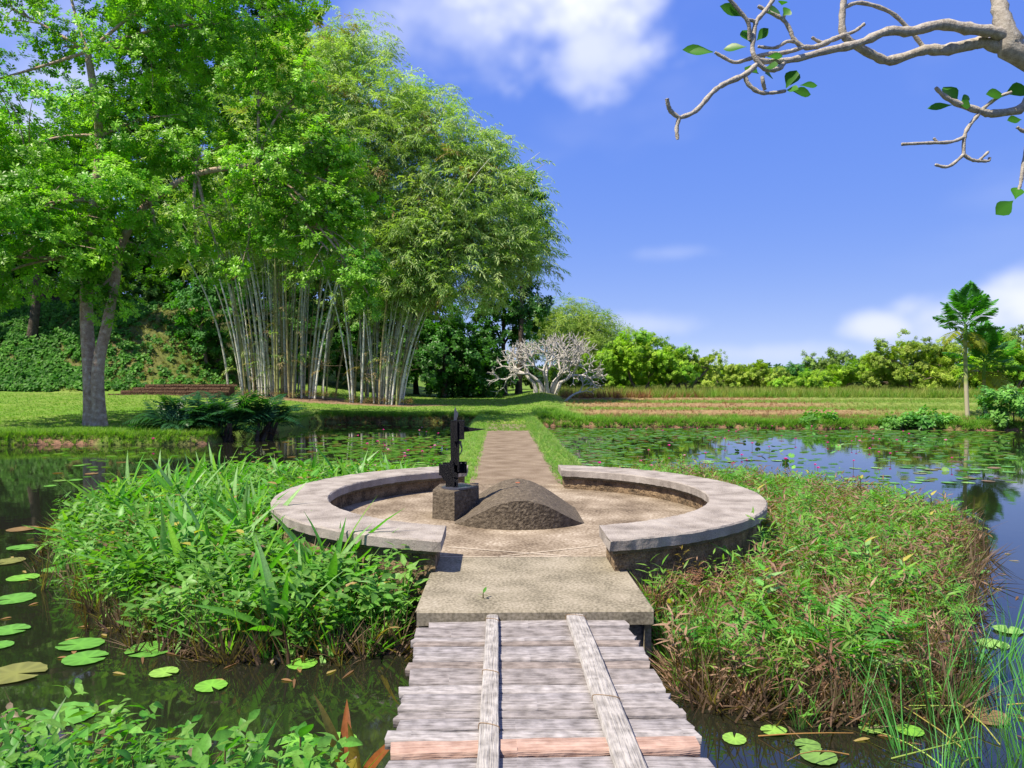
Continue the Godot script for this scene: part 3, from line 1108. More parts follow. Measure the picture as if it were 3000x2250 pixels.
func blob(c: Vector3, r: Vector3, clumps: int, per: int, spread: float, a: Color, b: Color, size: float, tips: Array) -> void:
	# sprigs in loose clumps through the outer part of an ellipsoid
	for i in clumps:
		var d := rdir()
		var p := c + d * r * pow(rng.randf(), 0.45) * rf(0.85, 1.08)
		tips.push_back(p)
		var ca := pick(a, b)
		for k in per:
			var o := rdir() * spread * pow(rng.randf(), 0.5)
			o.y *= 0.6
			var up := (d * 0.7 + o.normalized() * 0.5 + Vector3.UP * 0.9 + rdir() * 0.5)
			tree_where.push_back(Transform3D(frame(up, rf(0, TAU), size * rf(0.75, 1.25)), p + o))
			var g := rf(0.8, 1.2)
			tree_tint.push_back(Color(ca.r * g, ca.g * g, ca.b * g))


func limb(b: MB, a: Vector3, z: Vector3, r0: float, r1: float, sag: float, sides := 7) -> void:
	b.tube(bend(a, z, rdir() * a.distance_to(z) * 0.06 + Vector3.UP * sag, 7), taper(r0, r1, 7), sides)


func leafy_tree(called: String, label: String, group: String, base: Vector3, stems: Array, blobs: Array, spec: Dictionary) -> Node3D:
	# stems: [points, radius at the foot, radius at the top]; blobs: [centre, radii]
	var o := thing(called, label, "tree", base, group)
	var bark: Material = spec.get("bark", M.bark_dark)
	for s: Array in stems:
		var b := MB.new()
		var pts := PackedVector3Array()
		var rad := PackedFloat32Array()
		var raw: Array = s[0]
		var n := raw.size()
		var fine := 5
		for i in n - 1:
			for k in fine:
				var t := float(k) / fine
				var p0: Vector3 = raw[maxi(i - 1, 0)]
				var p3: Vector3 = raw[mini(i + 2, n - 1)]
				var p1: Vector3 = raw[i]
				pts.push_back(p1.cubic_interpolate(raw[i + 1], p0, p3, t) - base)
		pts.push_back(raw[n - 1] - base)
		for i in pts.size():
			var t := float(i) / (pts.size() - 1)
			rad.push_back(lerpf(s[1], s[2], t) * (1.0 + 0.45 * pow(1.0 - t, 16.0) * float(s.size() < 4)))
		b.tube(pts, rad, 10)
		part("trunk", b.mesh(), bark, o)
	var tips := []
	tree_where = []
	tree_tint = PackedColorArray()
	for bl: Array in blobs:
		var mine := []
		var r: Vector3 = bl[1]
		var dens: float = spec.get("dens", 1.0) * (bl[2] if bl.size() > 2 else 1.0)
		var area := (r.x * r.y + r.y * r.z + r.x * r.z) / 3.0
		var ca: Color = spec.a
		var cb: Color = spec.b
		blob(bl[0] - base, r, maxi(3, int(area * dens * spec.get("clumps", 1.2))), spec.get("per", 12), spec.get("spread", 0.7), ca, cb, spec.get("size", 1.0), mine)
		# a limb from the nearest stem into the blob, and twigs to some of its clumps
		var b := MB.new()
		var c: Vector3 = bl[0] - base
		var best := Vector3.ZERO
		var dist := 1e9
		for s: Array in stems:
			var raw: Array = s[0]
			for i in range(1, raw.size()):
				var q: Vector3 = raw[i] - base
				var dd: float = q.distance_to(c) + maxf(q.y - c.y, 0.0) * spec.get("droop", 1.5)
				if dd < dist:
					dist = dd
					best = q
		var r0: float = spec.get("limb", 0.12)
		limb(b, best, c, r0, r0 * 0.45, dist * 0.06)
		for i in mini(spec.get("twigs", 7), mine.size()):
			limb(b, c.lerp(best, rf(0.0, 0.35)), mine[i], r0 * 0.35, r0 * 0.08, 0.15, 5)
		part("limb", b.mesh(), bark, o)
	scatter("crown", spec.mesh, leaf_gloss if spec.get("gloss", false) else leaf_mat, o, tree_where, tree_tint)
	return o


func build_trees() -> void:
	var broad := sprig(14, 0.155, 0.064, 1, 0.45, 0.12, 1)
	var ovate := sprig(16, 0.24, 0.11, 0, 0.4, 0.25, 2)
	var small := sprig(22, 0.2, 0.1, 0, 0.5, 0.3, 3)
	var feather := spray(16, 0.3, 0.045, 0.9, 4)
	var deep_a := Color(0.035, 0.14, 0.02)
	var deep_b := Color(0.09, 0.25, 0.03)
	var lime_a := Color(0.17, 0.38, 0.025)
	var lime_b := Color(0.38, 0.56, 0.04)
	# the big tree with two trunks on the lawn
	var foot := Vector3(-14.75, -0.12, -27.4)
	leafy_tree("twin_trunk_tree", "tall spreading tree with two pale mottled trunks on the lawn by the pond", "", foot,
		[[[foot + Vector3(-0.1, -0.1, 0), Vector3(-14.95, 1.92, -27.40), Vector3(-15.07, 3.80, -27.40), Vector3(-14.98, 6.01, -27.30), Vector3(-14.69, 8.02, -27.20), Vector3(-14.53, 10.43, -27.30), Vector3(-15.06, 13.58, -27.50)], 0.27, 0.12],
		[[foot + Vector3(0.16, -0.1, 0.05), Vector3(-14.56, 1.92, -27.20), Vector3(-14.17, 3.61, -27.10), Vector3(-13.81, 5.28, -27.00), Vector3(-13.52, 6.63, -27.00), Vector3(-12.55, 7.95, -26.90), Vector3(-10.84, 8.93, -26.80), Vector3(-8.63, 9.24, -26.70)], 0.22, 0.09]],
		[[Vector3(-17.46, 9.98, -27.50), Vector3(4.6, 2.2, 4)], [Vector3(-16.02, 7.58, -26.00), Vector3(4.2, 1.6, 3)], [Vector3(-16.83, 5.79, -26.00), Vector3(3.4, 1.6, 2.4)], [Vector3(-15.30, 6.37, -25.60), Vector3(2.8, 1.4, 2.0)], [Vector3(-18.31, 4.88, -26.50), Vector3(2.2, 1.0, 1.8)], [Vector3(-13.59, 11.18, -28.00), Vector3(3.6, 2.4, 3.5)], [Vector3(-13.30, 14.02, -28.50), Vector3(3.8, 2.4, 3.5)],
		[Vector3(-10.43, 14.61, -27.50), Vector3(3.6, 2.2, 3.2)], [Vector3(-8.73, 12.52, -27.00), Vector3(2.6, 1.9, 2.5)], [Vector3(-7.25, 11.57, -26.50), Vector3(2.0, 1.3, 1.8)], [Vector3(-12.62, 8.06, -26.00), Vector3(3.2, 1.5, 2.6)], [Vector3(-10.92, 9.49, -27.00), Vector3(2.6, 1.5, 2.4)],
		[Vector3(-8.73, 9.66, -27.00), Vector3(2.2, 1.3, 2)], [Vector3(-6.54, 9.83, -27.00), Vector3(1.7, 1.1, 1.6)], [Vector3(-7.60, 8.21, -26.60), Vector3(2.2, 1.2, 2)], [Vector3(-5.62, 8.90, -27.00), Vector3(1.1, 0.9, 1.1)], [Vector3(-6.42, 7.36, -26.50), Vector3(2.2, 1.5, 1.6)],
		[Vector3(-6.02, 6.15, -26.20), Vector3(2.2, 1.7, 1.5), 1.2], [Vector3(-5.04, 5.17, -26.20), Vector3(1.4, 1.2, 1.1), 1.3], [Vector3(-4.55, 4.52, -26.20), Vector3(0.7, 0.7, 0.7), 1.4], [Vector3(-7.19, 7.15, -26.30), Vector3(1.8, 1.2, 1.4)], [Vector3(-7.11, 9.36, -26.00), Vector3(2.4, 1.6, 2.0)], [Vector3(-5.10, 8.02, -26.50), Vector3(1.0, 1.0, 1.0)], [Vector3(-8.90, 5.88, -26.50), Vector3(1.0, 0.7, 1.0), 0.6], [Vector3(-8.53, 7.34, -26.40), Vector3(1.5, 0.9, 1.4)], [Vector3(-10.58, 7.30, -27.00), Vector3(1.6, 0.9, 1.4)], [Vector3(-14.57, 5.89, -26.60), Vector3(1.6, 1.0, 1.3)],
		[Vector3(-14.43, 4.59, -26.80), Vector3(0.9, 0.7, 0.8), 1.5], [Vector3(-13.87, 4.33, -26.70), Vector3(0.6, 0.6, 0.6), 1.5], [Vector3(-19.87, 12.40, -28.00), Vector3(3.6, 3.0, 3.5)], [Vector3(-19.50, 8.31, -27.00), Vector3(4, 3.5, 4)], [Vector3(-18.13, 15.37, -28.00), Vector3(1.7, 0.9, 1.6), 0.7], [Vector3(-16.21, 13.97, -28.00), Vector3(1.6, 0.8, 1.6), 0.6],
		[Vector3(-11.32, 17.46, -28.00), Vector3(5, 3, 5)], [Vector3(-16.79, 18.39, -29.00), Vector3(5, 1.6, 5)], [Vector3(-12.94, 6.20, -28.50), Vector3(1.2, 0.8, 1.2), 0.6], [Vector3(-12.15, 6.52, -26.40), Vector3(1.3, 0.8, 1.2)], [Vector3(-10.75, 6.14, -26.60), Vector3(1.1, 0.7, 1.0)], [Vector3(-9.83, 5.42, -26.80), Vector3(0.8, 0.6, 0.8), 0.8]],
		{"mesh": broad, "bark": M.bark, "a": Color(0.12, 0.36, 0.025), "b": Color(0.34, 0.64, 0.06), "dens": 1.0, "clumps": 5.4, "per": 15, "spread": 0.7, "size": 1.0, "limb": 0.065, "twigs": 8, "gloss": true, "droop": -0.25})
	# the wood on the rise behind
	var wood_at := [[Vector3(-38.84, 13.56, -60.00), Vector3(7, 4.5, 4), 0], [Vector3(-49.31, 19.70, -66.00), Vector3(9, 6, 5), 1], [Vector3(-36.25, 17.55, -64.00), Vector3(6, 5, 4), 1], [Vector3(-30.80, 22.99, -66.00), Vector3(6, 6, 4), 0], [Vector3(-25.45, 14.74, -62.00), Vector3(5, 5, 4), 1], [Vector3(-29.96, 10.99, -58.00), Vector3(5, 3.5, 3), 0], [Vector3(-21.49, 24.33, -64.00), Vector3(6, 8, 5), 1], [Vector3(-20.89, 11.32, -60.00), Vector3(5, 5, 4), 0], [Vector3(-18.87, 29.98, -66.00), Vector3(5, 6, 5), 2], [Vector3(-30.48, 33.45, -70.00), Vector3(6, 6, 5), 1], [Vector3(-36.95, 9.27, -56.00), Vector3(5, 2.2, 2.5), 0], [Vector3(-31.57, 9.77, -57.00), Vector3(4.5, 2.4, 2.5), 0], [Vector3(-25.89, 9.77, -57.00), Vector3(4.5, 2.6, 2.5), 1], [Vector3(-22.24, 7.76, -55.00), Vector3(3.0, 2.2, 2.0), 0], [Vector3(-29, 13.0, -46.5), Vector3(4.5, 2.2, 3.5), 1], [Vector3(-36, 13.5, -47.0), Vector3(5, 2.4, 3.5), 1], [Vector3(-43, 13.0, -46.5), Vector3(5, 2.4, 3.5), 1]]
	var wl := ["dark dense tree on the bank behind the retaining wall", "mid green tree at the edge of the frame above the bank", "leafy tree standing behind the twin-trunked tree", "tall dark tree behind the crown of the twin-trunked tree", "bushy tree above the end of the bank", "dark low-branched tree above the earth bank", "tall bright tree behind the bamboo tops", "shaded tree between the bank and the bamboo", "pale airy tree whose thin top shows above the bamboo", "tall tree behind the topmost leaves of the twin-trunked tree", "low dark tree right behind the retaining wall", "low dark tree on the bank between wall and trunks", "low tree on the bank just right of the twin trunks", "low dark tree above the clay outcrop", "overhanging tree on the bank behind the twin-trunked crown", "overhanging tree on the bank at the very edge of the frame", "overhanging tree on the bank just outside the frame"]
	for i in wood_at.size():
		var w: Array = wood_at[i]
		var c: Vector3 = w[0]
		var r: Vector3 = w[1]
		var base := Vector3(c.x + rf(-1, 1), land(c.x, -c.z) - 0.2, c.z - 0.5)
		var tint: int = w[2]
		leafy_tree("forest_tree", wl[i], "trees on the wooded rise", base, [[[base, base.lerp(c, 0.5) + rdir() * 0.4, c], 0.32, 0.12]],
			[[c, r], [c + Vector3(r.x * 0.5, r.y * 0.45, 0.8), r * 0.6], [c + Vector3(-r.x * 0.55, r.y * 0.3, 0.5), r * 0.6], [c + Vector3(r.x * 0.1, -r.y * 0.55, 1.0), r * 0.6], [c + Vector3(0, r.y * 0.8, 0), r * 0.5]],
			{"mesh": ovate, "a": [deep_a, Color(0.05, 0.19, 0.02), Color(0.18, 0.34, 0.07)][tint], "b": [deep_b, Color(0.15, 0.34, 0.03), Color(0.36, 0.5, 0.16)][tint], "clumps": 1.7, "per": 12, "spread": 1.1, "size": 1.6, "limb": 0.16, "dens": 1.0 if tint < 2 else 0.6})
	# undergrowth trees with thin stems beside the bamboo
	for a: Array in [[Vector3(-18.36, 1.00, -47.00), Vector3(-18.56, 6.86, -47.00), "slender tree with a thin dark stem at the foot of the bank"], [Vector3(-17.78, 1.15, -47.50), Vector3(-17.79, 6.68, -48.00), "thin-stemmed sapling just beside the left bamboo culms"], [Vector3(-19.81, 1.29, -49.00), Vector3(-20.27, 5.26, -49.00), "leafy sapling against the end of the ivy bank"]]:
		var f: Vector3 = a[0]
		var c: Vector3 = a[1]
		f.y = land(f.x, -f.z) - 0.1
		leafy_tree("slender_tree", a[2], "slender trees beside the bamboo", f, [[[f, f.lerp(c, 0.5) + rdir() * 0.2, c], 0.12, 0.05]], [[c, Vector3(1.8, 1.6, 1.6)], [c + Vector3(-0.6, -1.6, 0.3), Vector3(1.5, 1.3, 1.2)], [c + Vector3(0.4, -3.0, 0.4), Vector3(1.5, 1.0, 1.2)]],
			{"mesh": ovate, "bark": M.bark_brown, "a": Color(0.05, 0.2, 0.03), "b": Color(0.12, 0.33, 0.07), "clumps": 4.0, "per": 8, "spread": 0.6, "size": 1.1, "limb": 0.04})
	# dark mass beyond the bamboo
	var dark_at := [[Vector3(-4.29, 3.76, -58.00), Vector3(3.6, 3.0, 3), "dark shiny-leaved tree right of the bamboo culms", 0], [Vector3(-1.50, 3.53, -62.00), Vector3(3.0, 2.6, 3), "dark rounded tree at the far end of the lawn", 0], [Vector3(-7.02, 6.31, -63.00), Vector3(4, 4.5, 3), "dark tall tree hidden behind the right bamboo clump", 0], [Vector3(0.45, 8.78, -64.00), Vector3(3.6, 4.2, 3), "dark tree with a high crown behind the white bare tree", 0], [Vector3(1.60, 15.12, -62.00), Vector3(2.4, 4.5, 3), "tall dark tree that shows at the edge of the bamboo crown", 1], [Vector3(-11.92, 4.59, -60.00), Vector3(5, 4, 3), "shaded tree seen between the two bamboo clumps", 1], [Vector3(-16.58, 5.21, -58.00), Vector3(4, 4, 3), "shaded tree seen between the culms of the left bamboo", 1], [Vector3(-2.57, 1.60, -60.00), Vector3(3.0, 1.2, 2), "low dark bush along the edge of the lawn", 0], [Vector3(-9.61, 9.33, -62.00), Vector3(6, 6, 4), "large shaded tree behind the bamboo crowns", 1], [Vector3(-17.90, 12.81, -60.00), Vector3(5, 6, 4), "large shaded tree behind the drooping green branch", 1]]
	for w: Array in dark_at:
		var c: Vector3 = w[0]
		var r: Vector3 = w[1]
		var base := Vector3(c.x, land(c.x, -c.z) - 0.2, c.z)
		leafy_tree("shade_tree", w[2], "dark trees beyond the bamboo", base, [[[base, base.lerp(c, 0.5) + rdir() * 0.3, c], 0.25, 0.1]], [[c, r], [c + Vector3(r.x * 0.5, -r.y * 0.4, 1.0), r * 0.65], [c + Vector3(-r.x * 0.5, -r.y * 0.45, 1.0), r * 0.65], [c + Vector3(0, r.y * 0.5, 0.3), r * 0.6]],
			{"mesh": ovate, "a": Color(0.05, 0.17, 0.03) if w[3] == 0 else deep_a, "b": Color(0.1, 0.29, 0.045) if w[3] == 0 else Color(0.13, 0.34, 0.04), "clumps": 2.6, "per": 12, "spread": 0.9, "size": 1.4, "limb": 0.12, "gloss": true})
	# feathery and bushy trees behind the white tree
	var feath := [[Vector3(6.75, 6.44, -74.00), Vector3(4.8, 3.6, 3.5), "feathery pale green bamboo-like tree behind the white bare tree"], [Vector3(10.01, 6.34, -76.00), Vector3(3.8, 3.0, 3), "feathery tree with drooping sprays beside the round mangrove tree"]]
	for w: Array in feath:
		var c: Vector3 = w[0]
		var r: Vector3 = w[1]
		var base := Vector3(c.x, land(c.x, -c.z) - 0.2, c.z)
		var stems := []
		for i in 7:
			var f := base + Vector3(rf(-1.2, 1.2), 0, rf(-0.6, 0.6))
			stems.push_back([[f, f.lerp(c, 0.5) + Vector3(rf(-0.6, 0.6), 0, 0), c + Vector3(rf(-2, 2), rf(-1, 1.5), rf(-1, 1))], 0.07, 0.03])
		leafy_tree("feathery_tree", w[2], "feathery trees at the far end of the lawn", base, stems, [[c, r], [c + Vector3(r.x * 0.45, -r.y * 0.3, 0.5), r * 0.7], [c + Vector3(-r.x * 0.4, r.y * 0.3, 0.5), r * 0.7], [c + Vector3(0.5, -r.y * 0.9, 0.3), r * 0.6]],
			{"mesh": feather, "bark": plain(lin(0.42, 0.2, 0.05), 0.7), "a": Color(0.17, 0.34, 0.05), "b": Color(0.38, 0.5, 0.1), "clumps": 4.0, "per": 12, "spread": 1.0, "size": 1.4, "limb": 0.05, "twigs": 2})
	var back_at := [[Vector3(3.47, 2.58, -78.00), Vector3(3, 2.2, 2.5), "small sunlit tree at the end of the grass path"], [Vector3(7.91, 1.82, -70.00), Vector3(4, 1.6, 2.5), "shaded bush between the white tree and the mangrove tree"], [Vector3(0.06, 2.60, -80.00), Vector3(2.5, 2.0, 2), "yellow-green bush at the vanishing end of the lawn"]]
	for w: Array in back_at:
		var c: Vector3 = w[0]
		var r: Vector3 = w[1]
		var base := Vector3(c.x, land(c.x, -c.z) - 0.2, c.z)
		leafy_tree("bushy_tree", w[2], "bushes at the far end of the lawn", base, [[[base, base.lerp(c, 0.6) + rdir() * 0.3, c], 0.14, 0.06]], [[c, r], [c + Vector3(r.x * 0.5, -r.y * 0.4, 0.5), r * 0.7], [c + Vector3(-r.x * 0.5, -r.y * 0.3, 0.5), r * 0.7]],
			{"mesh": small, "bark": M.bark_brown, "a": Color(0.06, 0.16, 0.02), "b": Color(0.17, 0.3, 0.04), "clumps": 2.6, "per": 9, "spread": 0.8, "size": 1.2, "limb": 0.07})
	# mangrove-like trees along the lake: twisted stems, domed crowns
	var row := [   # crown centre, radii, label, tone
		[Vector3(11.83, 3.65, -60.00), Vector3(3.6, 1.7, 2.8), "domed tree with several crooked trunks beside the brown field edge", 0, 1.0],
		[Vector3(15.07, 2.93, -61.00), Vector3(2.6, 1.3, 2.4), "leaning open-branched tree at the edge of the lake gap", 1, 0.6],
		[Vector3(10.95, 2.42, -66.00), Vector3(3.0, 1.6, 2.4), "low green tree at the near end of the lakeside row", 0, 1.0],
		[Vector3(21.03, 1.80, -66.00), Vector3(2.4, 1.5, 2), "rounded olive tree just right of the lake gap", 1, 1.0],
		[Vector3(23.71, 1.93, -66.00), Vector3(2.0, 1.4, 2), "small rounded olive tree, second right of the lake gap", 1, 1.0],
		[Vector3(26.17, 1.52, -66.00), Vector3(1.8, 1.2, 1.8), "low bluish green bush in the lakeside row", 2, 1.0],
		[Vector3(25.94, 1.29, -62.00), Vector3(1.9, 1.0, 1.6), "low bright lime tree in front of the lakeside row", 0, 1.0],
		[Vector3(31.20, 2.66, -68.00), Vector3(2.8, 1.8, 2.2), "tall airy tree in the middle of the lakeside row", 3, 0.8],
		[Vector3(32.36, 2.40, -64.00), Vector3(2.6, 1.5, 2.2), "spreading lime tree left of the biggest lakeside tree", 0, 0.8],
		[Vector3(33.89, 3.09, -60.00), Vector3(3.8, 2.1, 3), "biggest lakeside tree with crooked low trunks left of the palms", 1, 0.85],
		[Vector3(39.74, 2.99, -64.00), Vector3(3.2, 2.0, 2.5), "spreading lakeside tree behind the tall palm", 1, 0.8],
		[Vector3(39.09, 2.68, -58.00), Vector3(2.8, 2.1, 2.5), "lime green tree behind the short palm", 0, 0.9],
		[Vector3(43.05, 3.47, -60.00), Vector3(3.0, 2.6, 2.5), "grey-green tree at the edge of the frame beyond the palms", 3, 0.8]]
	for w: Array in row:
		var c: Vector3 = w[0]
		var r: Vector3 = w[1] * Vector3(1.15, 0.95, 1.1)
		var base := Vector3(c.x + rf(-0.6, 0.6), land(c.x, -c.z) - 0.1, c.z)
		var stems := []
		for i in 4:
			var f := base + Vector3(rf(-0.7, 0.7), 0, rf(-0.4, 0.4))
			var e := c + Vector3(rf(-0.75, 0.75) * r.x, -r.y * 0.35, rf(-0.5, 0.5) * r.z)
			stems.push_back([[f, f.lerp(e, 0.4) + Vector3(rf(-0.5, 0.5), rf(-0.35, 0.1), rf(-0.3, 0.3)), e], rf(0.12, 0.2), 0.07])
		var tone: int = w[3]
		var blobs := [[c, r * 0.8]]
		for i in 7:
			var a := TAU * i / 7.0 + rf(-0.3, 0.3)
			blobs.push_back([c + Vector3(cos(a) * r.x * 0.72, rf(-1.0, 0.3) * r.y, sin(a) * r.z * 0.6), r * rf(0.42, 0.58)])
		blobs.push_back([c + Vector3(rf(-0.3, 0.3) * r.x, r.y * 0.6, 0), r * 0.5])
		leafy_tree("lakeside_tree", w[2], "trees along the lake shore", base, stems, blobs,
			{"mesh": small, "bark": M.bark_brown, "a": [Color(0.2, 0.42, 0.03), Color(0.24, 0.37, 0.05), Color(0.1, 0.3, 0.07), Color(0.2, 0.33, 0.08)][tone], "b": [Color(0.42, 0.62, 0.05), Color(0.44, 0.56, 0.08), Color(0.18, 0.42, 0.1), Color(0.34, 0.48, 0.12)][tone], "clumps": 8.0, "per": 9, "spread": 0.6, "size": 0.95, "limb": 0.08, "twigs": 6, "dens": w[4]})
	# woods on the far shore, too distant to tell the trees apart
	tree_where = []
	tree_tint = PackedColorArray()
	for i in 2600:
		var x := rf(-60, 420)
		var d := rf(392, 440)
		tree_where.push_back(Transform3D(frame(rdir() + Vector3.UP, rf(0, TAU), rf(9, 15)), Vector3(x, maxf(land(x, d), 0.0) + rf(0.5, 4.0 + 2.5 * wob.get_noise_1d(x * 0.1)), -d)))
		tree_tint.push_back(pick(Color(0.04, 0.12, 0.05), Color(0.09, 0.2, 0.07)))
	var far := scatter("far_woods", small, leaf_mat, self, tree_where, tree_tint)
	tag(far, "hazy green woods on the far shore of the lake", "woods", "", "stuff")
	bare_trees()
	shrubs()


func fork(b: MB, p: Vector3, dir: Vector3, length: float, r: float, depth: int, flat: float) -> void:
	# a candelabra branch: a curved piece, then two or three more
	var e := p + dir * length
	b.tube(bend(p, e, rdir() * length * 0.09, 3), taper(r, r * 0.72, 3), 6 if r > 0.03 else 4)
	if depth == 0:
		return
	var n := 2 if rng.randf() < 0.55 else 3
	var turn := rf(0, TAU)
	for i in n:
		var a := turn + TAU * i / n
		var side := dir.cross(Vector3(cos(a), 0.3, sin(a))).normalized()
		var nd := (dir * 0.85 + side * rf(0.55, 0.85) + Vector3(0, 0.12, 0)).normalized()
		nd.y *= flat
		fork(b, e, nd.normalized(), length * rf(0.72, 0.92), r * 0.7, depth - 1, flat)


func bare_trees() -> void:
	# the white, leafless frangipani
	var base := Vector3(3.7, 0.0, -57.0)
	base.y = land(base.x, 58.0) - 0.1
	var o := thing("bare_white_tree", "broad leafless white-barked tree with crowded branches at the end of the lawn", "tree", base)
	var stems := [[Vector3(-0.4, 0, 0), Vector3(-0.95, 0.75, 0.1)], [Vector3(0, 0, 0.2), Vector3(-0.3, 0.95, 0.4)], [Vector3(0.5, 0, 0), Vector3(0.45, 1.0, 0.2)], [Vector3(0.7, 0, 0.3), Vector3(0.95, 0.62, -0.1)], [Vector3(-0.1, 0, -0.3), Vector3(0.1, 1, -0.5)], [Vector3(-0.9, 0, 0), Vector3(-0.8, 0.9, -0.3)], [Vector3(0.3, 0, -0.1), Vector3(0.75, 0.85, 0.5)]]
	for s: Array in stems:
		var b := MB.new()
		var d: Vector3 = s[1].normalized()
		var p: Vector3 = s[0]
		var mid := p + Vector3(d.x * 0.3, 0.9, d.z * 0.3)
		b.tube(bend(p, mid, rdir() * 0.08, 4), taper(0.21, 0.15, 4), 8)
		fork(b, mid, d, rf(0.95, 1.15), 0.15, 5, 0.86)
		part("trunk", b.mesh(), M.bark_white, o)
	# its small leaning neighbour
	var f := Vector3(4.1, 0, -46.5)
	f.y = land(f.x, 46.5) - 0.05
	o = thing("bare_sapling", "small leaning leafless sapling in front of the white bare tree", "tree", f)
	var b2 := MB.new()
	b2.tube(bend(Vector3.ZERO, Vector3(0.9, 0.62, 0), Vector3(0.0, 0.1, 0), 6), taper(0.075, 0.055, 6), 7)
	fork(b2, Vector3(0.9, 0.62, 0), Vector3(0.45, 0.9, 0.1), 0.42, 0.05, 3, 0.9)
	fork(b2, Vector3(0.85, 0.6, 0), Vector3(1, 0.22, 0.1), 0.42, 0.045, 3, 0.7)
	part("trunk", b2.mesh(), M.bark_white, o)
	# bare twigs at the top of the pale tree above the bamboo
	var t := Vector3(-14.2, land(-14.2, 66.0), -66.0)
	o = thing("bare_topped_tree", "thin tree whose bare twigs reach above the bamboo", "tree", t)
	var b3 := MB.new()
	b3.tube(bend(Vector3.ZERO, Vector3(-0.4, 27.0 - t.y, 0), Vector3(0.5, 0, 0), 8), taper(0.3, 0.1, 8), 8)
	for i in 7:
		fork(b3, Vector3(-0.4, 26.0 - t.y + rf(-2, 1), 0), Vector3(rf(-0.7, 0.8), 1, rf(-0.5, 0.5)).normalized(), 1.6, 0.05, 4, 1.0)
	part("trunk", b3.mesh(), M.bark_brown, o)


func frond_meshes(length: float, wide: float, pairs: int, arch: float, narrow: float, tones: Array) -> Array:
	var out := []
	for i in tones.size():
		var r := RandomNumberGenerator.new()
		r.seed = 100 + i
		var b := MB.new()
		b.col = tones[i]
		frond_into(b, r, length, wide, pairs, arch, narrow)
		out.push_back(b.mesh())
	return out


func shrubs() -> void:
	# fern-like clumps that overhang the water below the big tree
	var fr := frond_meshes(1.5, 0.42, 15, 0.62, 0.075, [Color(0.025, 0.1, 0.035), Color(0.04, 0.14, 0.05), Color(0.03, 0.12, 0.025)])
	var dead := frond_meshes(1.1, 0.2, 10, 1.1, 0.05, [Color(0.16, 0.09, 0.045), Color(0.1, 0.06, 0.035)])
	var spots := [[-10.3, 24.0, 1.0, "dark fern-like clump nearest the twin-trunked tree at the pond edge"], [-9.0, 24.3, 1.1, "dark fern-like clump in the middle of the three by the pond"], [-7.9, 24.9, 0.95, "dark fern-like clump reaching farthest out over the pond"]]
	for s: Array in spots:
		var o := thing("fern_clump", s[3], "shrub", Vector3(s[0], -0.3, -s[1]), "fern clumps at the pond edge")
		for i in 34:
			var a := TAU * i / 34.0 + rf(-0.2, 0.2)
			var p := part("frond", fr[i % 3], leaf_gloss, o, Vector3(cos(a) * 0.35 * rf(0.2, 1.4), rf(0.1, 0.5), sin(a) * 0.35))
			p.rotation = Vector3(rf(-0.3, 0.3), a, rf(0.0, 1.1))
			p.scale = Vector3.ONE * rf(0.8, 1.25) * s[2]
		for i in 12:
			var a := rf(0, TAU)
			var p := part("dead_frond", dead[i % 2], leaf_mat, o, Vector3(cos(a) * 0.3, rf(0.1, 0.3), sin(a) * 0.3))
			p.rotation = Vector3(0, a, rf(-0.6, -0.1))
			p.scale = Vector3.ONE * rf(0.6, 0.9)
		var b := MB.new()
		for i in 5:
			b.tube(bend(Vector3(rf(-0.4, 0.4), -0.5, rf(-0.3, 0.3)), Vector3(rf(-0.5, 0.5), 0.45, rf(-0.3, 0.3)), rdir() * 0.08, 4), taper(0.09, 0.05, 4), 6)
		part("stem", b.mesh(), M.bark_dark, o)
	# leafy bush on the far right bank and low bushes along that bank
	var ov := sprig(14, 0.26, 0.12, 0, 0.3, 0.35, 12)
	for s: Array in [[Vector3(20.6, -0.2, -29.4), Vector3(1.3, 0.95, 1.0), "glossy broad-leaved bush on the bank beside the palms"], [Vector3(17.6, -0.35, -29.9), Vector3(0.7, 0.3, 0.5), "low green bush on the pond bank left of the palms"], [Vector3(13.0, -0.35, -30.5), Vector3(0.9, 0.2, 0.4), "low weedy bush halfway along the far right bank"], [Vector3(16.2, -0.35, -30.0), Vector3(0.6, 0.16, 0.4), "low weedy bush on the far right bank before the palms"]]:
		var r: Vector3 = s[1]
		var base: Vector3 = s[0]
		var c := base + Vector3(0, r.y * 0.9, 0)
		leafy_tree("bank_bush", s[2], "bushes on the far right bank", base, [[[base, base.lerp(c, 0.5), c], 0.03, 0.015, 1]], [[c, r], [c + Vector3(r.x * 0.5, -r.y * 0.3, 0.2), r * 0.6], [c + Vector3(-r.x * 0.5, -r.y * 0.3, 0.2), r * 0.6]],
			{"mesh": ov, "bark": M.bark_brown, "a": Color(0.09, 0.3, 0.05), "b": Color(0.22, 0.48, 0.09), "clumps": 18.0, "per": 6, "spread": 0.3, "size": 0.75, "limb": 0.02, "gloss": true})


# ---------------------------------------------------------------- bamboo

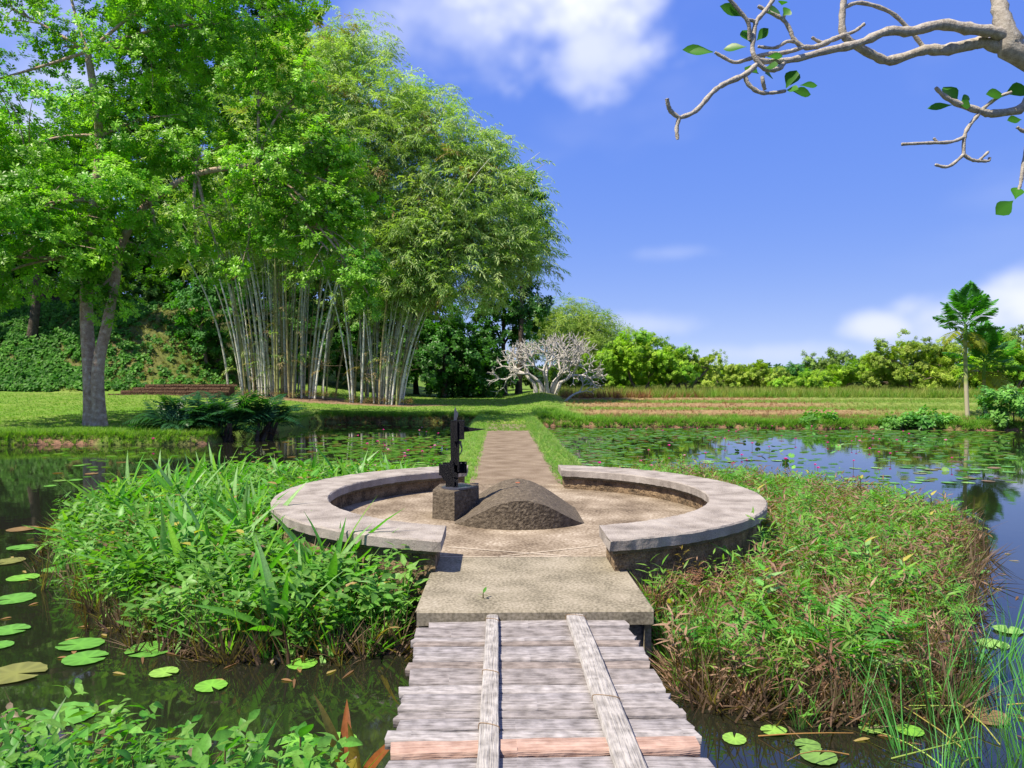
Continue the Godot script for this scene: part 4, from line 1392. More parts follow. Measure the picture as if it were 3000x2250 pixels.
func build_bamboo() -> void:
	var leafs := spray(18, 0.36, 0.052, 0.9, 21)
	# [foot centre, half width, half depth, culms, lean]
	var clumps := [
		[Vector3(-12.9, 0.2, -44.6), 2.9, 1.0, 66, 0.0, "tall clump of pale bamboo culms nearest the twin-trunked tree", [[Vector3(-12.30, 15.33, -45.00), Vector3(4.2, 4.2, 3)], [Vector3(-10.74, 19.74, -45.50), Vector3(4.2, 3.4, 3)], [Vector3(-7.73, 16.84, -44.50), Vector3(4.4, 3.8, 3)], [Vector3(-8.19, 13.11, -44.00), Vector3(3.6, 2.6, 2.5)], [Vector3(-13.72, 19.94, -46.00), Vector3(3.5, 3, 2.5)], [Vector3(-9.14, 22.23, -46.00), Vector3(2.6, 2.0, 2)]]],
		[Vector3(-7.1, 0.18, -44.8), 1.7, 0.8, 46, 1.0, "arching clump of bamboo culms leaning over the middle lawn", [[Vector3(-4.96, 15.18, -44.50), Vector3(4.6, 4.2, 3)], [Vector3(-2.18, 13.24, -44.50), Vector3(3.9, 3.6, 3)], [Vector3(-0.24, 10.91, -44.00), Vector3(3.4, 3.4, 2.6)], [Vector3(-3.49, 9.72, -43.50), Vector3(4.0, 3.2, 2.6)], [Vector3(1.13, 8.72, -44.00), Vector3(2.2, 1.6, 2)], [Vector3(-5.39, 7.82, -43.50), Vector3(3.0, 1.8, 2)], [Vector3(-1.86, 7.01, -43.50), Vector3(3.2, 1.3, 2)], [Vector3(-5.07, 18.04, -45.50), Vector3(2.6, 2.0, 2)], [Vector3(-1.37, 15.33, -45.00), Vector3(1.8, 1.5, 2)], [Vector3(-6.82, 9.82, -44.00), Vector3(2.3, 2.2, 2)], [Vector3(2.09, 10.36, -44.00), Vector3(1.3, 1.0, 1.2)]]]]
	for c: Array in clumps:
		var at: Vector3 = c[0]
		at.y = land(at.x, -at.z)
		var o := thing("bamboo_clump", c[5], "bamboo", at, "bamboo clumps on the lawn")
		tree_where = []
		tree_tint = PackedColorArray()
		for i in c[3]:
			var u := clampf(rng.randfn(0.0, 0.48), -1.0, 1.0)
			var w := rf(-1, 1)
			var p := Vector3(u * c[1], -0.1, w * c[2])
			var tall := rf(12.0, 18.5)
			var out := Vector3(u * 0.8 + rf(-0.22, 0.22) + c[4] * rf(0.0, 0.6), 0, w * 0.35 + rf(-0.2, 0.2)) * tall * 0.42
			if c[4] > 0.5 and i % 3 == 0:
				out.x += tall * 0.14
			var b := MB.new()
			var pts := PackedVector3Array()
			var rad := PackedFloat32Array()
			var r := rf(0.045, 0.075)
			var m := 26
			var side_a := rf(0, TAU)
			for k in m + 1:
				var t := float(k) / m
				pts.push_back(p + out * (0.22 * t + 0.78 * t * t) + Vector3(cos(side_a), 0, sin(side_a)) * 0.12 * sin(t * 4.0) + Vector3.UP * tall * (t - 0.14 * t * t * t))
				rad.push_back(r * (1.0 - 0.78 * t))
			# pale internodes with a ring at every joint
			var gg := rf(0.75, 1.15)
			var pale := pick(Color(0.42, 0.42, 0.32), Color(0.54, 0.55, 0.48)) if i % 4 else pick(Color(0.22, 0.25, 0.1), Color(0.34, 0.27, 0.14))
			pale = Color(pale.r * gg, pale.g * gg, pale.b * gg)
			var pp := PackedVector3Array()
			var rr := PackedFloat32Array()
			var tones := PackedColorArray()
			for k in m:
				pp.push_back(pts[k])
				rr.push_back(rad[k] * 1.22)
				tones.push_back(Color(pale.r * 0.6, pale.g * 0.55, pale.b * 0.5))
				pp.push_back(pts[k].lerp(pts[k + 1], 0.06))
				rr.push_back(rad[k])
				tones.push_back(Color(minf(pale.r * 1.3, 0.6), minf(pale.g * 1.3, 0.6), minf(pale.b * 1.3, 0.55)))
				pp.push_back(pts[k].lerp(pts[k + 1], 0.94))
				rr.push_back(rad[k + 1])
				tones.push_back(pale)
			b.tube(pp, rr, 6)
			for k in pp.size():
				for s in 6:
					b.c[k * 6 + s] = tones[k]
			part("culm", b.mesh(), M.stem, o)
			# sprays along the upper half
			for k in range(16 if c[4] < 0.5 else 11, m):
				for q in 3:
					var a := rf(0, TAU)
					var off := Vector3(cos(a), rf(-0.5, 0.2), sin(a)) * rf(0.1, 0.9)
					tree_where.push_back(Transform3D(Basis(Vector3.UP, rf(0, TAU)).rotated(Vector3.RIGHT, rf(-0.5, 0.5)).scaled(Vector3.ONE * rf(0.8, 1.5)), pts[k] + off))
					tree_tint.push_back(pick(Color(0.28, 0.46, 0.1), Color(0.54, 0.66, 0.28)))
			for k in range(3, 16):
				if rng.randf() < 0.3:
					tree_where.push_back(Transform3D(Basis(Vector3.UP, rf(0, TAU)).rotated(Vector3.RIGHT, rf(-0.5, 0.5)).scaled(Vector3.ONE * rf(0.5, 1.0)), pts[k] + rdir() * 0.35))
					tree_tint.push_back(pick(Color(0.2, 0.4, 0.08), Color(0.45, 0.56, 0.2)) if rng.randf() < 0.7 else pick(Color(0.4, 0.31, 0.18), Color(0.52, 0.44, 0.28)))
			# a few dry, dead side branches low down
			if i % 3 == 0:
				var k := rng.randi_range(4, 11)
				var tw := MB.new()
				tw.col = Color(0.3, 0.24, 0.15)
				for q in 4:
					var a := rf(0, TAU)
					tw.tube(bend(pts[k], pts[k] + Vector3(cos(a) * rf(0.5, 1.6), rf(-0.6, 0.9), sin(a) * 0.5), rdir() * 0.1, 4), taper(0.014, 0.006, 4), 4, false)
				part("dry_branch", tw.mesh(), M.stem, o)
				for q in 5:
					tree_where.push_back(Transform3D(Basis(Vector3.UP, rf(0, TAU)).scaled(Vector3.ONE * rf(0.6, 1.0)), pts[k] + rdir() * 0.7))
					tree_tint.push_back(pick(Color(0.32, 0.24, 0.12), Color(0.4, 0.33, 0.19)) if q < 4 else Color(0.2, 0.33, 0.1))
		for bl: Array in c[6]:
			var tips := []
			var ctr: Vector3 = bl[0] - at
			var r: Vector3 = bl[1]
			for i in int((r.x * r.y + r.y * r.z + r.x * r.z) * 4.8):
				var d := rdir()
				var q := ctr + d * r * pow(rng.randf(), 0.5)
				var tone := pick(Color(0.29, 0.48, 0.11), Color(0.58, 0.7, 0.32))
				if rng.randf() < 0.06:
					tone = pick(Color(0.3, 0.2, 0.08), Color(0.34, 0.28, 0.12))
				for k in 5:
					tree_where.push_back(Transform3D(Basis(Vector3.UP, rf(0, TAU)).rotated(Vector3.RIGHT, rf(-0.6, 0.6)).scaled(Vector3.ONE * rf(0.8, 1.4)), q + rdir() * 0.55))
					var g := rf(0.82, 1.18)
					tree_tint.push_back(Color(tone.r * g, tone.g * g, tone.b * g))
		scatter("foliage", leafs, leaf_mat, o, tree_where, tree_tint)
		# litter and shoots at the foot
		var low := []
		var lt := PackedColorArray()
		for i in 260:
			low.push_back(Transform3D(frame(Vector3.UP + rdir() * 0.5, rf(0, TAU), rf(0.4, 0.9)), Vector3(rf(-1.15, 1.15) * c[1], rf(0.0, 0.25), rf(-1.1, 1.5) * c[2])))
			lt.push_back(pick(Color(0.32, 0.2, 0.11), Color(0.2, 0.15, 0.07)) if i % 3 else pick(Color(0.08, 0.2, 0.03), Color(0.16, 0.28, 0.05)))
		var litter := scatter("leaf_litter", sprig(9, 0.25, 0.05, 2, 0.5, 0.2, 30), leaf_mat, o, low, lt)
		litter.set_meta("kind", "stuff")


# ---------------------------------------------------------------- palms

func build_palms() -> void:
	palm(Vector3(21.6, 0, -33.9), 3.4, 0.095, 11, 1.65, "taller ringed palm with a tufted crown on the far right bank")
	palm(Vector3(23.6, 0, -35.6), 1.6, 0.09, 11, 1.9, "shorter palm with drooping yellow lower fronds beside the taller one")


func palm(base: Vector3, tall: float, r: float, fronds: int, size: float, label: String) -> void:
	base.y = land(base.x, -base.z) - 0.05
	var o := thing("areca_palm", label, "palm", base, "palms on the far right bank")
	var b := MB.new()
	var pts := PackedVector3Array()
	var rad := PackedFloat32Array()
	var tones := PackedColorArray()
	var top := tall - base.y
	for i in 25:
		var t := i / 24.0
		pts.push_back(Vector3(-0.12 * sin(t * 1.6), top * t, 0))
		rad.push_back(r * (1.35 if i == 0 else 1.0 - 0.2 * t) * (1.06 if i % 2 else 1.0))
		tones.push_back(Color(0.36, 0.33, 0.22) if t < 0.45 else Color(0.3, 0.33, 0.13) if i % 2 else Color(0.17, 0.24, 0.07))
	b.tube(pts, rad, 9)
	for k in 25:
		for s in 9:
			b.c[k * 9 + s] = tones[k]
	part("trunk", b.mesh(), M.stem, o)
	var sh := MB.new()
	sh.col = Color(0.12, 0.25, 0.04)
	var head := pts[24]
	sh.tube(PackedVector3Array([head, head + Vector3(0, 0.25, 0), head + Vector3(0, 0.75, 0)]), PackedFloat32Array([r * 0.85, r * 1.05, r * 0.5]), 9)
	part("crown_shaft", sh.mesh(), M.stem, o)
	var green := frond_meshes(1.0, 0.42, 24, 0.3, 0.07, [Color(0.07, 0.27, 0.03), Color(0.1, 0.34, 0.04), Color(0.06, 0.23, 0.04)])
	var yellow := frond_meshes(1.0, 0.4, 15, 0.7, 0.07, [Color(0.24, 0.3, 0.03), Color(0.3, 0.33, 0.05)])
	# upright spear fronds, a middle whorl and a hanging whorl
	for i in fronds * 2:
		var a := i * 2.4 + rf(-0.2, 0.2)
		var level := float(i) / (fronds * 2.0)
		var p := part("frond", green[i % 3] if level > 0.22 else yellow[i % 2], leaf_gloss, o, head + Vector3(0, 0.25 + 0.95 * level, 0))
		p.rotation = Vector3(rf(-0.3, 0.3), a, lerpf(-0.6, 1.15, level))
		p.scale = Vector3.ONE * size * rf(0.85, 1.05)


# ---------------------------------------------------------------- branches overhead

func ob(u: float, v: float, d: float) -> Vector3:
	return Vector3((322.3 + 0.3667 * u) * d / 1604.5, 1.57 + (820.7 - 0.3667 * v) * d / 1604.5, -d)


func build_overhead_branches() -> void:
	# a frangipani that stands just outside the frame on the near bank; its lowest boughs reach over the water
	var foot := Vector3(4.55, land(4.55, 2.9), -2.9)
	var o := thing("overhanging_tree", "knobbly grey-barked tree whose sparse leafy branches reach in overhead", "tree", foot)
	var bark: Material = M.bark_grey
	var stems := [   # points, start radius, end radius
		[[foot + Vector3(0, -0.3, 0), Vector3(4.5, 0.9, -3.0), Vector3(4.2, 2.0, -3.3), Vector3(3.7, 2.85, -3.6), ob(2300,330,3.7), ob(2150,200,3.7), ob(2100,60,3.72), ob(2080,-80,3.75)], 0.12, 0.034, "trunk"],
		[[ob(2150,200,3.7), ob(2050,170,3.69), ob(1900,152,3.68), ob(1740,130,3.68), ob(1560,172,3.66), ob(1420,172,3.65), ob(1250,245,3.64), ob(1050,292,3.62), ob(850,345,3.6), ob(690,356,3.58), ob(640,340,3.56)], 0.031, 0.012, "branch"],
		[[ob(2320,330,3.72), ob(2212,295,3.72), ob(2010,235,3.74), ob(1930,245,3.75), ob(1760,280,3.76), ob(1640,282,3.77), ob(1440,345,3.78), ob(1330,310,3.76), ob(1240,260,3.74), ob(1160,195,3.72), ob(1150,100,3.72), ob(1160,-10,3.72), ob(1180,-120,3.72)], 0.034, 0.013, "branch"],
		[[ob(810,348,3.6), ob(775,395,3.58), ob(700,402,3.56), ob(645,355,3.55), ob(617,290,3.55), ob(625,190,3.56), ob(640,120,3.57), ob(690,60,3.58), ob(745,-20,3.6), ob(790,-110,3.62)], 0.013, 0.01, "branch"],
		[[ob(1180,190,3.72), ob(1100,222,3.69), ob(1000,265,3.67), ob(920,268,3.65), ob(862,222,3.65), ob(840,170,3.65), ob(800,110,3.65), ob(720,66,3.65), ob(650,30,3.65)], 0.013, 0.009, "branch"],
		[[ob(925,268,3.65), ob(820,300,3.63), ob(690,315,3.61), ob(600,340,3.6), ob(512,362,3.6), ob(440,330,3.6), ob(395,305,3.6)], 0.011, 0.0075, "branch"],
		[[ob(640,375,3.55), ob(570,435,3.52), ob(450,490,3.5), ob(380,540,3.48), ob(280,650,3.46), ob(183,692,3.45)], 0.013, 0.011, "branch"],
		[[ob(183,692,3.45), ob(135,655,3.44), ob(118,620,3.43), ob(110,580,3.42)], 0.011, 0.009, "branch"],
		[[ob(183,692,3.45), ob(168,750,3.45), ob(173,818,3.45)], 0.011, 0.0085, "branch"],
		[[ob(573,438,3.52), ob(592,490,3.52), ob(660,538,3.52), ob(740,540,3.52), ob(815,528,3.52)], 0.011, 0.008, "branch"],
		[[ob(690,520,3.52), ob(680,480,3.5), ob(675,445,3.5)], 0.0095, 0.009, "branch"],
		[[ob(1160,35,3.72), ob(1262,5,3.74), ob(1440,60,3.76), ob(1560,172,3.77), ob(1640,268,3.77)], 0.01, 0.011, "branch"],
		[[ob(600,230,3.55), ob(592,130,3.53), ob(540,60,3.52), ob(470,-20,3.5)], 0.01, 0.009, "branch"],
		[[ob(640,122,3.57), ob(600,112,3.55), ob(580,112,3.54)], 0.008, 0.007, "branch"],
		[[ob(1100,215,3.69), ob(1030,240,3.68), ob(970,212,3.67)], 0.009, 0.007, "branch"],
		[[ob(1170,195,3.72), ob(1230,170,3.71), ob(1285,128,3.7)], 0.009, 0.0075, "branch"],
		[[ob(870,238,3.65), ob(820,238,3.64), ob(750,275,3.63), ob(650,268,3.62)], 0.009, 0.007, "branch"],
		[[ob(800,105,3.65), ob(808,70,3.64), ob(812,40,3.64)], 0.008, 0.007, "branch"],
		[[Vector3(4.3, 1.7, -3.2), Vector3(3.9, 1.9, -3.6), ob(2500,560,3.8), ob(2212,632,3.8), ob(2050,655,3.79), ob(1980,640,3.78), ob(1850,600,3.77), ob(1765,555,3.76), ob(1710,503,3.75)], 0.03, 0.009, "branch"],
		[[ob(1985,640,3.78), ob(1905,740,3.77), ob(1882,810,3.77), ob(1880,900,3.77)], 0.0105, 0.009, "branch"],
		[[ob(1990,632,3.78), ob(2040,590,3.77), ob(2100,550,3.76), ob(2165,528,3.75)], 0.01, 0.008, "branch"],
		[[ob(1882,795,3.77), ob(1800,825,3.75), ob(1650,832,3.73), ob(1510,840,3.72)], 0.009, 0.008, "branch"],
		[[ob(1725,832,3.74), ob(1700,803,3.74)], 0.008, 0.007, "branch"],
		[[ob(1880,900,3.77), ob(1790,970,3.76), ob(1710,960,3.75)], 0.009, 0.007, "branch"],
		[[ob(1880,900,3.77), ob(1930,930,3.77), ob(1980,936,3.77), ob(2030,935,3.77), ob(2035,915,3.77)], 0.009, 0.007, "branch"],
		[[ob(1978,930,3.77), ob(2030,880,3.76)], 0.0075, 0.0065, "branch"],
		[[Vector3(4.0, 1.8, -3.5), ob(2450,700,3.8), ob(2270,760,3.8), ob(2200,735,3.8)], 0.016, 0.008, "branch"],
		[[ob(2270,760,3.8), ob(2240,950,3.8), ob(2225,1060,3.8), ob(2210,1110,3.8)], 0.011, 0.007, "branch"]]
	for s: Array in stems:
		var raw: Array = s[0]
		var pts := PackedVector3Array()
		var n := raw.size()
		for i in n - 1:
			for k in 5:
				var p1: Vector3 = raw[i]
				pts.push_back(p1.cubic_interpolate(raw[i + 1], raw[maxi(i - 1, 0)], raw[mini(i + 2, n - 1)], k / 5.0) - foot)
		pts.push_back(raw[n - 1] - foot)
		var rad := PackedFloat32Array()
		for i in pts.size():
			var t := float(i) / (pts.size() - 1)
			var r: float = lerpf(s[1], s[2], t)
			rad.push_back(r * (1.0 + 0.1 * sin(i * 2.1 + r * 900.0) + 0.3 * wob.get_noise_1d(i * 11.0 + r * 5000.0)))
		var b := MB.new()
		b.tube(pts, rad, 10)
		part(s[3], b.mesh(), bark, o)
	# leaves: tip point, base point, width
	var leaves := [[200,285,390,302,62], [240,300,385,305,50], [440,280,585,270,55], [560,165,605,245,80], [712,160,640,235,55], [425,25,560,95,70], [570,385,655,430,70], [730,440,690,425,60], [880,405,815,515,75], [1010,490,895,495,40], [970,545,840,525,60], [890,510,815,525,50],
		[840,45,800,85,60], [780,40,705,70,60], [800,320,700,330,40], [770,372,690,395,50], [665,315,690,335,60], [800,-5,790,25,45],
		[1760,490,1845,585,95], [1660,620,1815,605,42], [1915,545,1860,590,40], [1925,605,1850,598,55], [2022,530,2130,548,60], [2260,500,2120,540,80], [2145,690,2230,690,45], [2080,1250,2180,1170,80], [2212,1080,2190,1165,60]]
	for l: Array in leaves:
		var d := rf(3.5, 3.65) if l[0] < 1300 else 3.76
		var p := ob(l[2], l[3], d)
		var q := ob(l[0], l[1], d + rf(-0.06, 0.06))
		var b := MB.new()
		var g := rf(0.75, 1.15)
		b.col = Color(0.055 * g, 0.2 * g, 0.02 * g)
		var dir := (q - p).normalized()
		var up := Vector3(rf(-0.3, 0.3), 0.3, 0.95).normalized()
		b.leaf(p - foot, dir, up, p.distance_to(q), l[4] * 0.3667 * d / 1604.5 * 1.25, 1, rf(0.0, 0.12), 6, 0.2)
		part("leaf", b.mesh(), leaf_gloss, o)


# ---------------------------------------------------------------- hillside

func build_hillside() -> void:
	# retaining wall of dark boards above the embankment
	var o := thing("retaining_wall", "low dark retaining wall of stacked sleepers above the ivy bank", "wall", Vector3(-35.4, land(-33.0, 51.0) + 0.3, -51.0))
	for i in 6:
		var b := MB.new()
		b.box(Vector3(-6.0, 0, -0.15), Vector3(6.0 - 0.3 * (i % 2), 0.245, 0.15))
		part("sleeper", b.mesh(), M.oldwall, o, Vector3(rf(-0.1, 0.1), -0.4 + i * 0.25, rf(-0.04, 0.04)))
	# brick-edged steps in the lawn
	o = thing("lawn_steps", "wide low steps of dark brick set into the lawn below the bank", "steps", Vector3(-18.6, 0, -40.6))
	for i in 5:
		var y0 := land(-18.6, 40.4) - 0.15
		var run := MB.new()
		var x := -3.3 + 0.42 * i
		var tread := MB.new()
		tread.box(Vector3(-3.35 + 0.42 * i, y0 - 0.3, -0.55 * i - 0.7), Vector3(3.2, y0 + 0.17 * i + 0.1, -0.55 * i - 0.06))
		part("tread", tread.mesh(), M.soil, o)
		while x < 3.0:
			var w := rf(0.52, 0.66)
			run = MB.new()
			run.box(Vector3(0, 0, -0.1), Vector3(w - 0.02, 0.12, 0.02))
			var p := part("brick", run.mesh(), M.brick, o, Vector3(x, y0 + 0.17 * i + rf(-0.008, 0.008), -0.55 * i + rf(-0.015, 0.015)))
			p.rotation.y = rf(-0.02, 0.02)
			x += w
	# bare clay bank by the saplings
	o = thing("clay_outcrop", "sunlit bare clay outcrop at the top end of the bank", "bank", Vector3(-21.4, 5.2, -50.0))
	var b := MB.new()
	for j in 9:
		for i in 15:
			var u := i / 14.0 * 2.0 - 1.0
			var t := j / 8.0
			var q := Vector3(u * 1.9, 1.35 * sin(t * PI / 2.0) * sqrt(maxf(1.0 - u * u, 0.0)), -t * 1.2)
			b.vert(q + Vector3(0, 0, 0.5 * wob.get_noise_2d(i * 1.2, j * 1.2)), Vector3(u * 0.6, 0.4, 1).normalized())
	for j in 8:
		for i in 14:
			var a := j * 15 + i
			b.face(a, a + 1, a + 16)
			b.face(a, a + 16, a + 15)
	part("clay", b.mesh(), stony(patchy(80, 256, 0.02, 0.1, 0.4, [Color(0.14, 0.08, 0.045), Color(0.32, 0.2, 0.12), Color(0.42, 0.28, 0.17)]), M.soil.heightmap_texture, 0.4, 4.0), o)
	# ivy and creepers over the embankment
	var ivy := sprig(11, 0.2, 0.13, 0, 0.75, 0.12, 41)
	var where := []
	var tints := PackedColorArray()
	for i in 15000:
		var x := rf(-44, -15.8)
		var d := rf(42.3, 50.8)
		var up := smooth(42.5, 50.5, d) * smooth(-15.5, -21.5, x)
		var cover := 1.0 - 0.86 * smooth(-28.0, -21.0, x + 7.0 * wob.get_noise_2d(x * 0.4, d * 0.5)) - 0.3 * smooth(0.75, 1.0, up) * smooth(-28.0, -22.0, x)
		if up < 0.012 or rng.randf() > cover * (0.62 + 0.95 * wob.get_noise_2d(x * 0.5, d * 0.7)):
			continue
		where.push_back(Transform3D(frame(Vector3(0, 0.8, 0.9) + rdir() * 0.5, rf(0, TAU), rf(0.8, 1.5)), Vector3(x, land(x, d) + rf(0.03, 0.2), -d)))
		tints.push_back(pick(Color(0.04, 0.18, 0.015), Color(0.13, 0.36, 0.035)))
	var straw := []
	var st := PackedColorArray()
	for i in 2600:
		var x := rf(-28, -16.2)
		var d := rf(43.0, 50.6)
		straw.push_back(Transform3D(frame(Vector3(0, 1, 0.6) + rdir() * 0.5, rf(0, TAU), rf(0.8, 1.8)), Vector3(x, land(x, d), -d)))
		st.push_back(pick(Color(0.28, 0.2, 0.1), Color(0.2, 0.32, 0.07)))
	tag(scatter("dry_grass", tuft(12, 0.17, 0.011, 0.9, 52), leaf_mat, self, straw, st), "dry grass on the bare end of the bank", "grass", "", "stuff")
	var o2 := scatter("ivy", ivy, leaf_mat, self, where, tints)
	tag(o2, "green creeper covering the steep bank behind the lawn", "creeper", "", "stuff")
	# bushes on top of the bank and ferns at its end
	var hedge := sprig(14, 0.26, 0.12, 0, 0.4, 0.3, 42)
	for s: Array in [[Vector3(-33.99, 8.14, -52.00), Vector3(3.2, 0.7, 1.2), "clipped hedge above the retaining wall"], [Vector3(-29.17, 7.05, -51.50), Vector3(1.9, 1.3, 1.2), "sunlit bush at the end of the retaining wall"], [Vector3(-25.24, 7.43, -52.00), Vector3(2.2, 1.6, 1.2), "dark bush on top of the bank behind the trunks"], [Vector3(-20.73, 4.65, -49.00), Vector3(1.2, 1.4, 1.0), "blue-green bush below the clay outcrop"], [Vector3(-17.83, 2.47, -47.00), Vector3(1.6, 1.0, 0.9), "bright fern-green bush at the foot of the bank"], [Vector3(-32.52, 10.51, -55.00), Vector3(4.5, 2.0, 1.5), "shaded shrub under the dark trees on the bank"]]:
		var c: Vector3 = s[0]
		var r: Vector3 = s[1]
		var base := Vector3(c.x, minf(land(c.x, -c.z), c.y - 0.2), c.z)
		leafy_tree("bank_shrub", s[2], "shrubs along the top of the bank", base, [[[base, base.lerp(c, 0.5), c], 0.06, 0.03, 1]], [[c, r], [c + Vector3(r.x * 0.5, 0.1, 0.3), r * 0.6], [c - Vector3(r.x * 0.5, 0.2, -0.3), r * 0.6]],
			{"mesh": hedge, "a": Color(0.05, 0.16, 0.025), "b": Color(0.15, 0.3, 0.05), "clumps": 6.0, "per": 9, "spread": 0.5, "size": 0.95, "limb": 0.03})


# ---------------------------------------------------------------- grass

func build_grass() -> void:
	var short := tuft(9, 0.07, 0.008, 1.1, 51)
	var mid := tuft(12, 0.17, 0.011, 0.9, 52)
	var tall := tuft(14, 0.42, 0.014, 0.7, 53)
	var a := []
	var ta := PackedColorArray()
	var g0 := Color(0.13, 0.34, 0.03)
	var g1 := Color(0.3, 0.46, 0.08)
	# lawn: thinner with distance, as far as single tufts can be told apart
	for i in 42000:
		var d := 23.0 + 40.0 * pow(rng.randf(), 1.5)
		var x := rf(-0.72, 0.16) * d
		if x > 3.5 or land(x, d) < -0.25 or d > 42.0 and x < -15.8:
			continue
		if Vector2((x + 10.0) / 7.6, (d - 44.6) / 2.6).length() < 0.95:
			continue
		a.push_back(Transform3D(frame(Vector3.UP + rdir() * 0.2, rf(0, TAU), rf(0.8, 1.7)), Vector3(x, land(x, d) - 0.01, -d)))
		ta.push_back(pick(g0, g1))
	tag(scatter("lawn_grass", short, leaf_mat, self, a, ta), "short bright green mown grass on the lawn", "grass", "", "stuff")
	# longer grass along the causeway and the banks
	a = []
	ta = PackedColorArray()
	for i in 8500:
		var d := rf(10.9, 34.5)
		var side := -1.0 if i % 2 else 1.0
		var off := pow(rng.randf(), 1.2) * 1.0
		var x := 0.255 + side * (0.63 + off * 1.1)
		if Vector2(x - CENTRE.x, -d - CENTRE.y).length() < RING + 0.08:
			continue
		var h := land(x, d)
		if h < WATER - 0.05 or (d > 27.0 and off < 0.1):
			continue
		a.push_back(Transform3D(frame(Vector3.UP + Vector3(side * 0.3, 0, 0) + rdir() * 0.3, rf(0, TAU), rf(0.3, 0.6) + 0.55 * off * rng.randf()), Vector3(x, h - 0.01, -d)))
		ta.push_back(pick(Color(0.16, 0.42, 0.05), Color(0.4, 0.5, 0.18)))
	for i in 7000:
		var x := rf(-17, 0.0)
		var d := left_shore(x) + rf(-0.15, 0.9 if x > -8.6 else 1.6)
		var h := land(x, d)
		if h < WATER:
			continue
		a.push_back(Transform3D(frame(Vector3.UP + rdir() * 0.4, rf(0, TAU), rf(0.6, 1.5)), Vector3(x, h - 0.01, -d)))
		var low := h < -0.18 and x > -8.6
		ta.push_back(pick(Color(0.2, 0.12, 0.06), Color(0.4, 0.29, 0.15)) if low else pick(g0, g1))
	for i in 9000:
		var x := rf(1.6, 27)
		var d := right_shore(x) + rf(-0.2, 1.0) + float(i % 3 == 0) * rf(0.0, 5.0)
		var h := land(x, d)
		if h < WATER:
			continue
		a.push_back(Transform3D(frame(Vector3.UP + rdir() * 0.4, rf(0, TAU), rf(0.7, 1.8)), Vector3(x, h - 0.01, -d)))
		ta.push_back(pick(Color(0.14, 0.36, 0.03), Color(0.26, 0.46, 0.07)) if h > -0.2 or i % 3 else pick(Color(0.22, 0.13, 0.06), Color(0.36, 0.27, 0.13)))
	tag(scatter("bank_grass", mid, leaf_mat, self, a, ta), "longer bright grass edging the path, the causeway and the pond banks", "grass", "", "stuff")
	# the terraced field: green strips, dry brown risers, tall yellowing grass behind
	a = []
	ta = PackedColorArray()
	for i in 26000:
		var d := rf(33.0, 84.0)
		var x := rf(3.0, 0.72 * d)
		var edge := false
		for e: Array in [[37.4, 0.3, 0.35, 0.0], [43.0, 0.4, 0.3, 1.0], [50.0, 0.5, 0.25, 0.0]]:
			var at: float = e[0] + e[1] * sin(x * e[2] + e[3])
			if absf(d - at - 0.2) < 1.15 and x < 19.0 + rf(-2, 3):
				edge = true
		var h := land(x, d)
		if h < WATER + 0.1 or x < 3.5 + 0.05 * (d - 36.0):
			continue
		var s := rf(0.25, 0.55) if d < 51.0 else rf(1.0, 2.2)
		a.push_back(Transform3D(frame(Vector3.UP + rdir() * 0.3, rf(0, TAU), s), Vector3(x, h - 0.02, -d)))
		if edge:
			ta.push_back(pick(Color(0.27, 0.12, 0.065), Color(0.42, 0.23, 0.13)))
		elif d > 52.0:
			ta.push_back(pick(Color(0.2, 0.33, 0.05), Color(0.42, 0.4, 0.12)))
		else:
			ta.push_back(pick(Color(0.16, 0.36, 0.04), Color(0.36, 0.43, 0.1)))
	tag(scatter("field_grass", tall, leaf_mat, self, a, ta), "green and dry brown grass on the low terraces of the field", "grass", "", "stuff")


# ---------------------------------------------------------------- marsh plants

func leaf_mesh(length: float, wide: float, shape: int, droop: float, tone: Color, segs := 5) -> ArrayMesh:
	var b := MB.new()
	b.col = tone
	b.leaf(Vector3.ZERO, Vector3.RIGHT, Vector3.UP, length, wide, shape, droop, segs, 0.22)
	return b.mesh()


func stalk_mesh(tall: float, r: float, tone: Color) -> ArrayMesh:
	var b := MB.new()
	b.col = tone
	b.tube(bend(Vector3.ZERO, Vector3(0, tall, 0), rdir() * tall * 0.05, 4), taper(r, r * 0.5, 4), 5)
	return b.mesh()


func herb(called: String, label: String, group: String, sd: int, tones: Array, tall: float, pairs: int, size: float, wide: float, shape: int) -> Node3D:
	# an upright stalk with leaves in pairs
	rng.seed = sd
	var o := thing(called, label, "plant", Vector3.ZERO, group)
	part("stem", stalk_mesh(tall, 0.006, Color(0.12, 0.1, 0.04)), M.stem, o)
	var ms := []
	for t: Color in tones:
		ms.push_back(leaf_mesh(size, size * wide, shape, rf(0.1, 0.4), t))
	for i in pairs:
		var y := tall * (0.35 + 0.65 * (i + 0.6) / pairs)
		for k in 2:
			var p := part("leaf", ms[rng.randi_range(0, ms.size() - 1)], leaf_near, o, Vector3(0, y, 0))
			p.rotation = Vector3(rf(-0.35, 0.35), i * 1.5 + k * PI + rf(-0.5, 0.5), rf(0.0, 0.8) + (0.35 if i == pairs - 1 else 0.0))
			p.scale = Vector3.ONE * rf(0.65, 1.15)
	return o


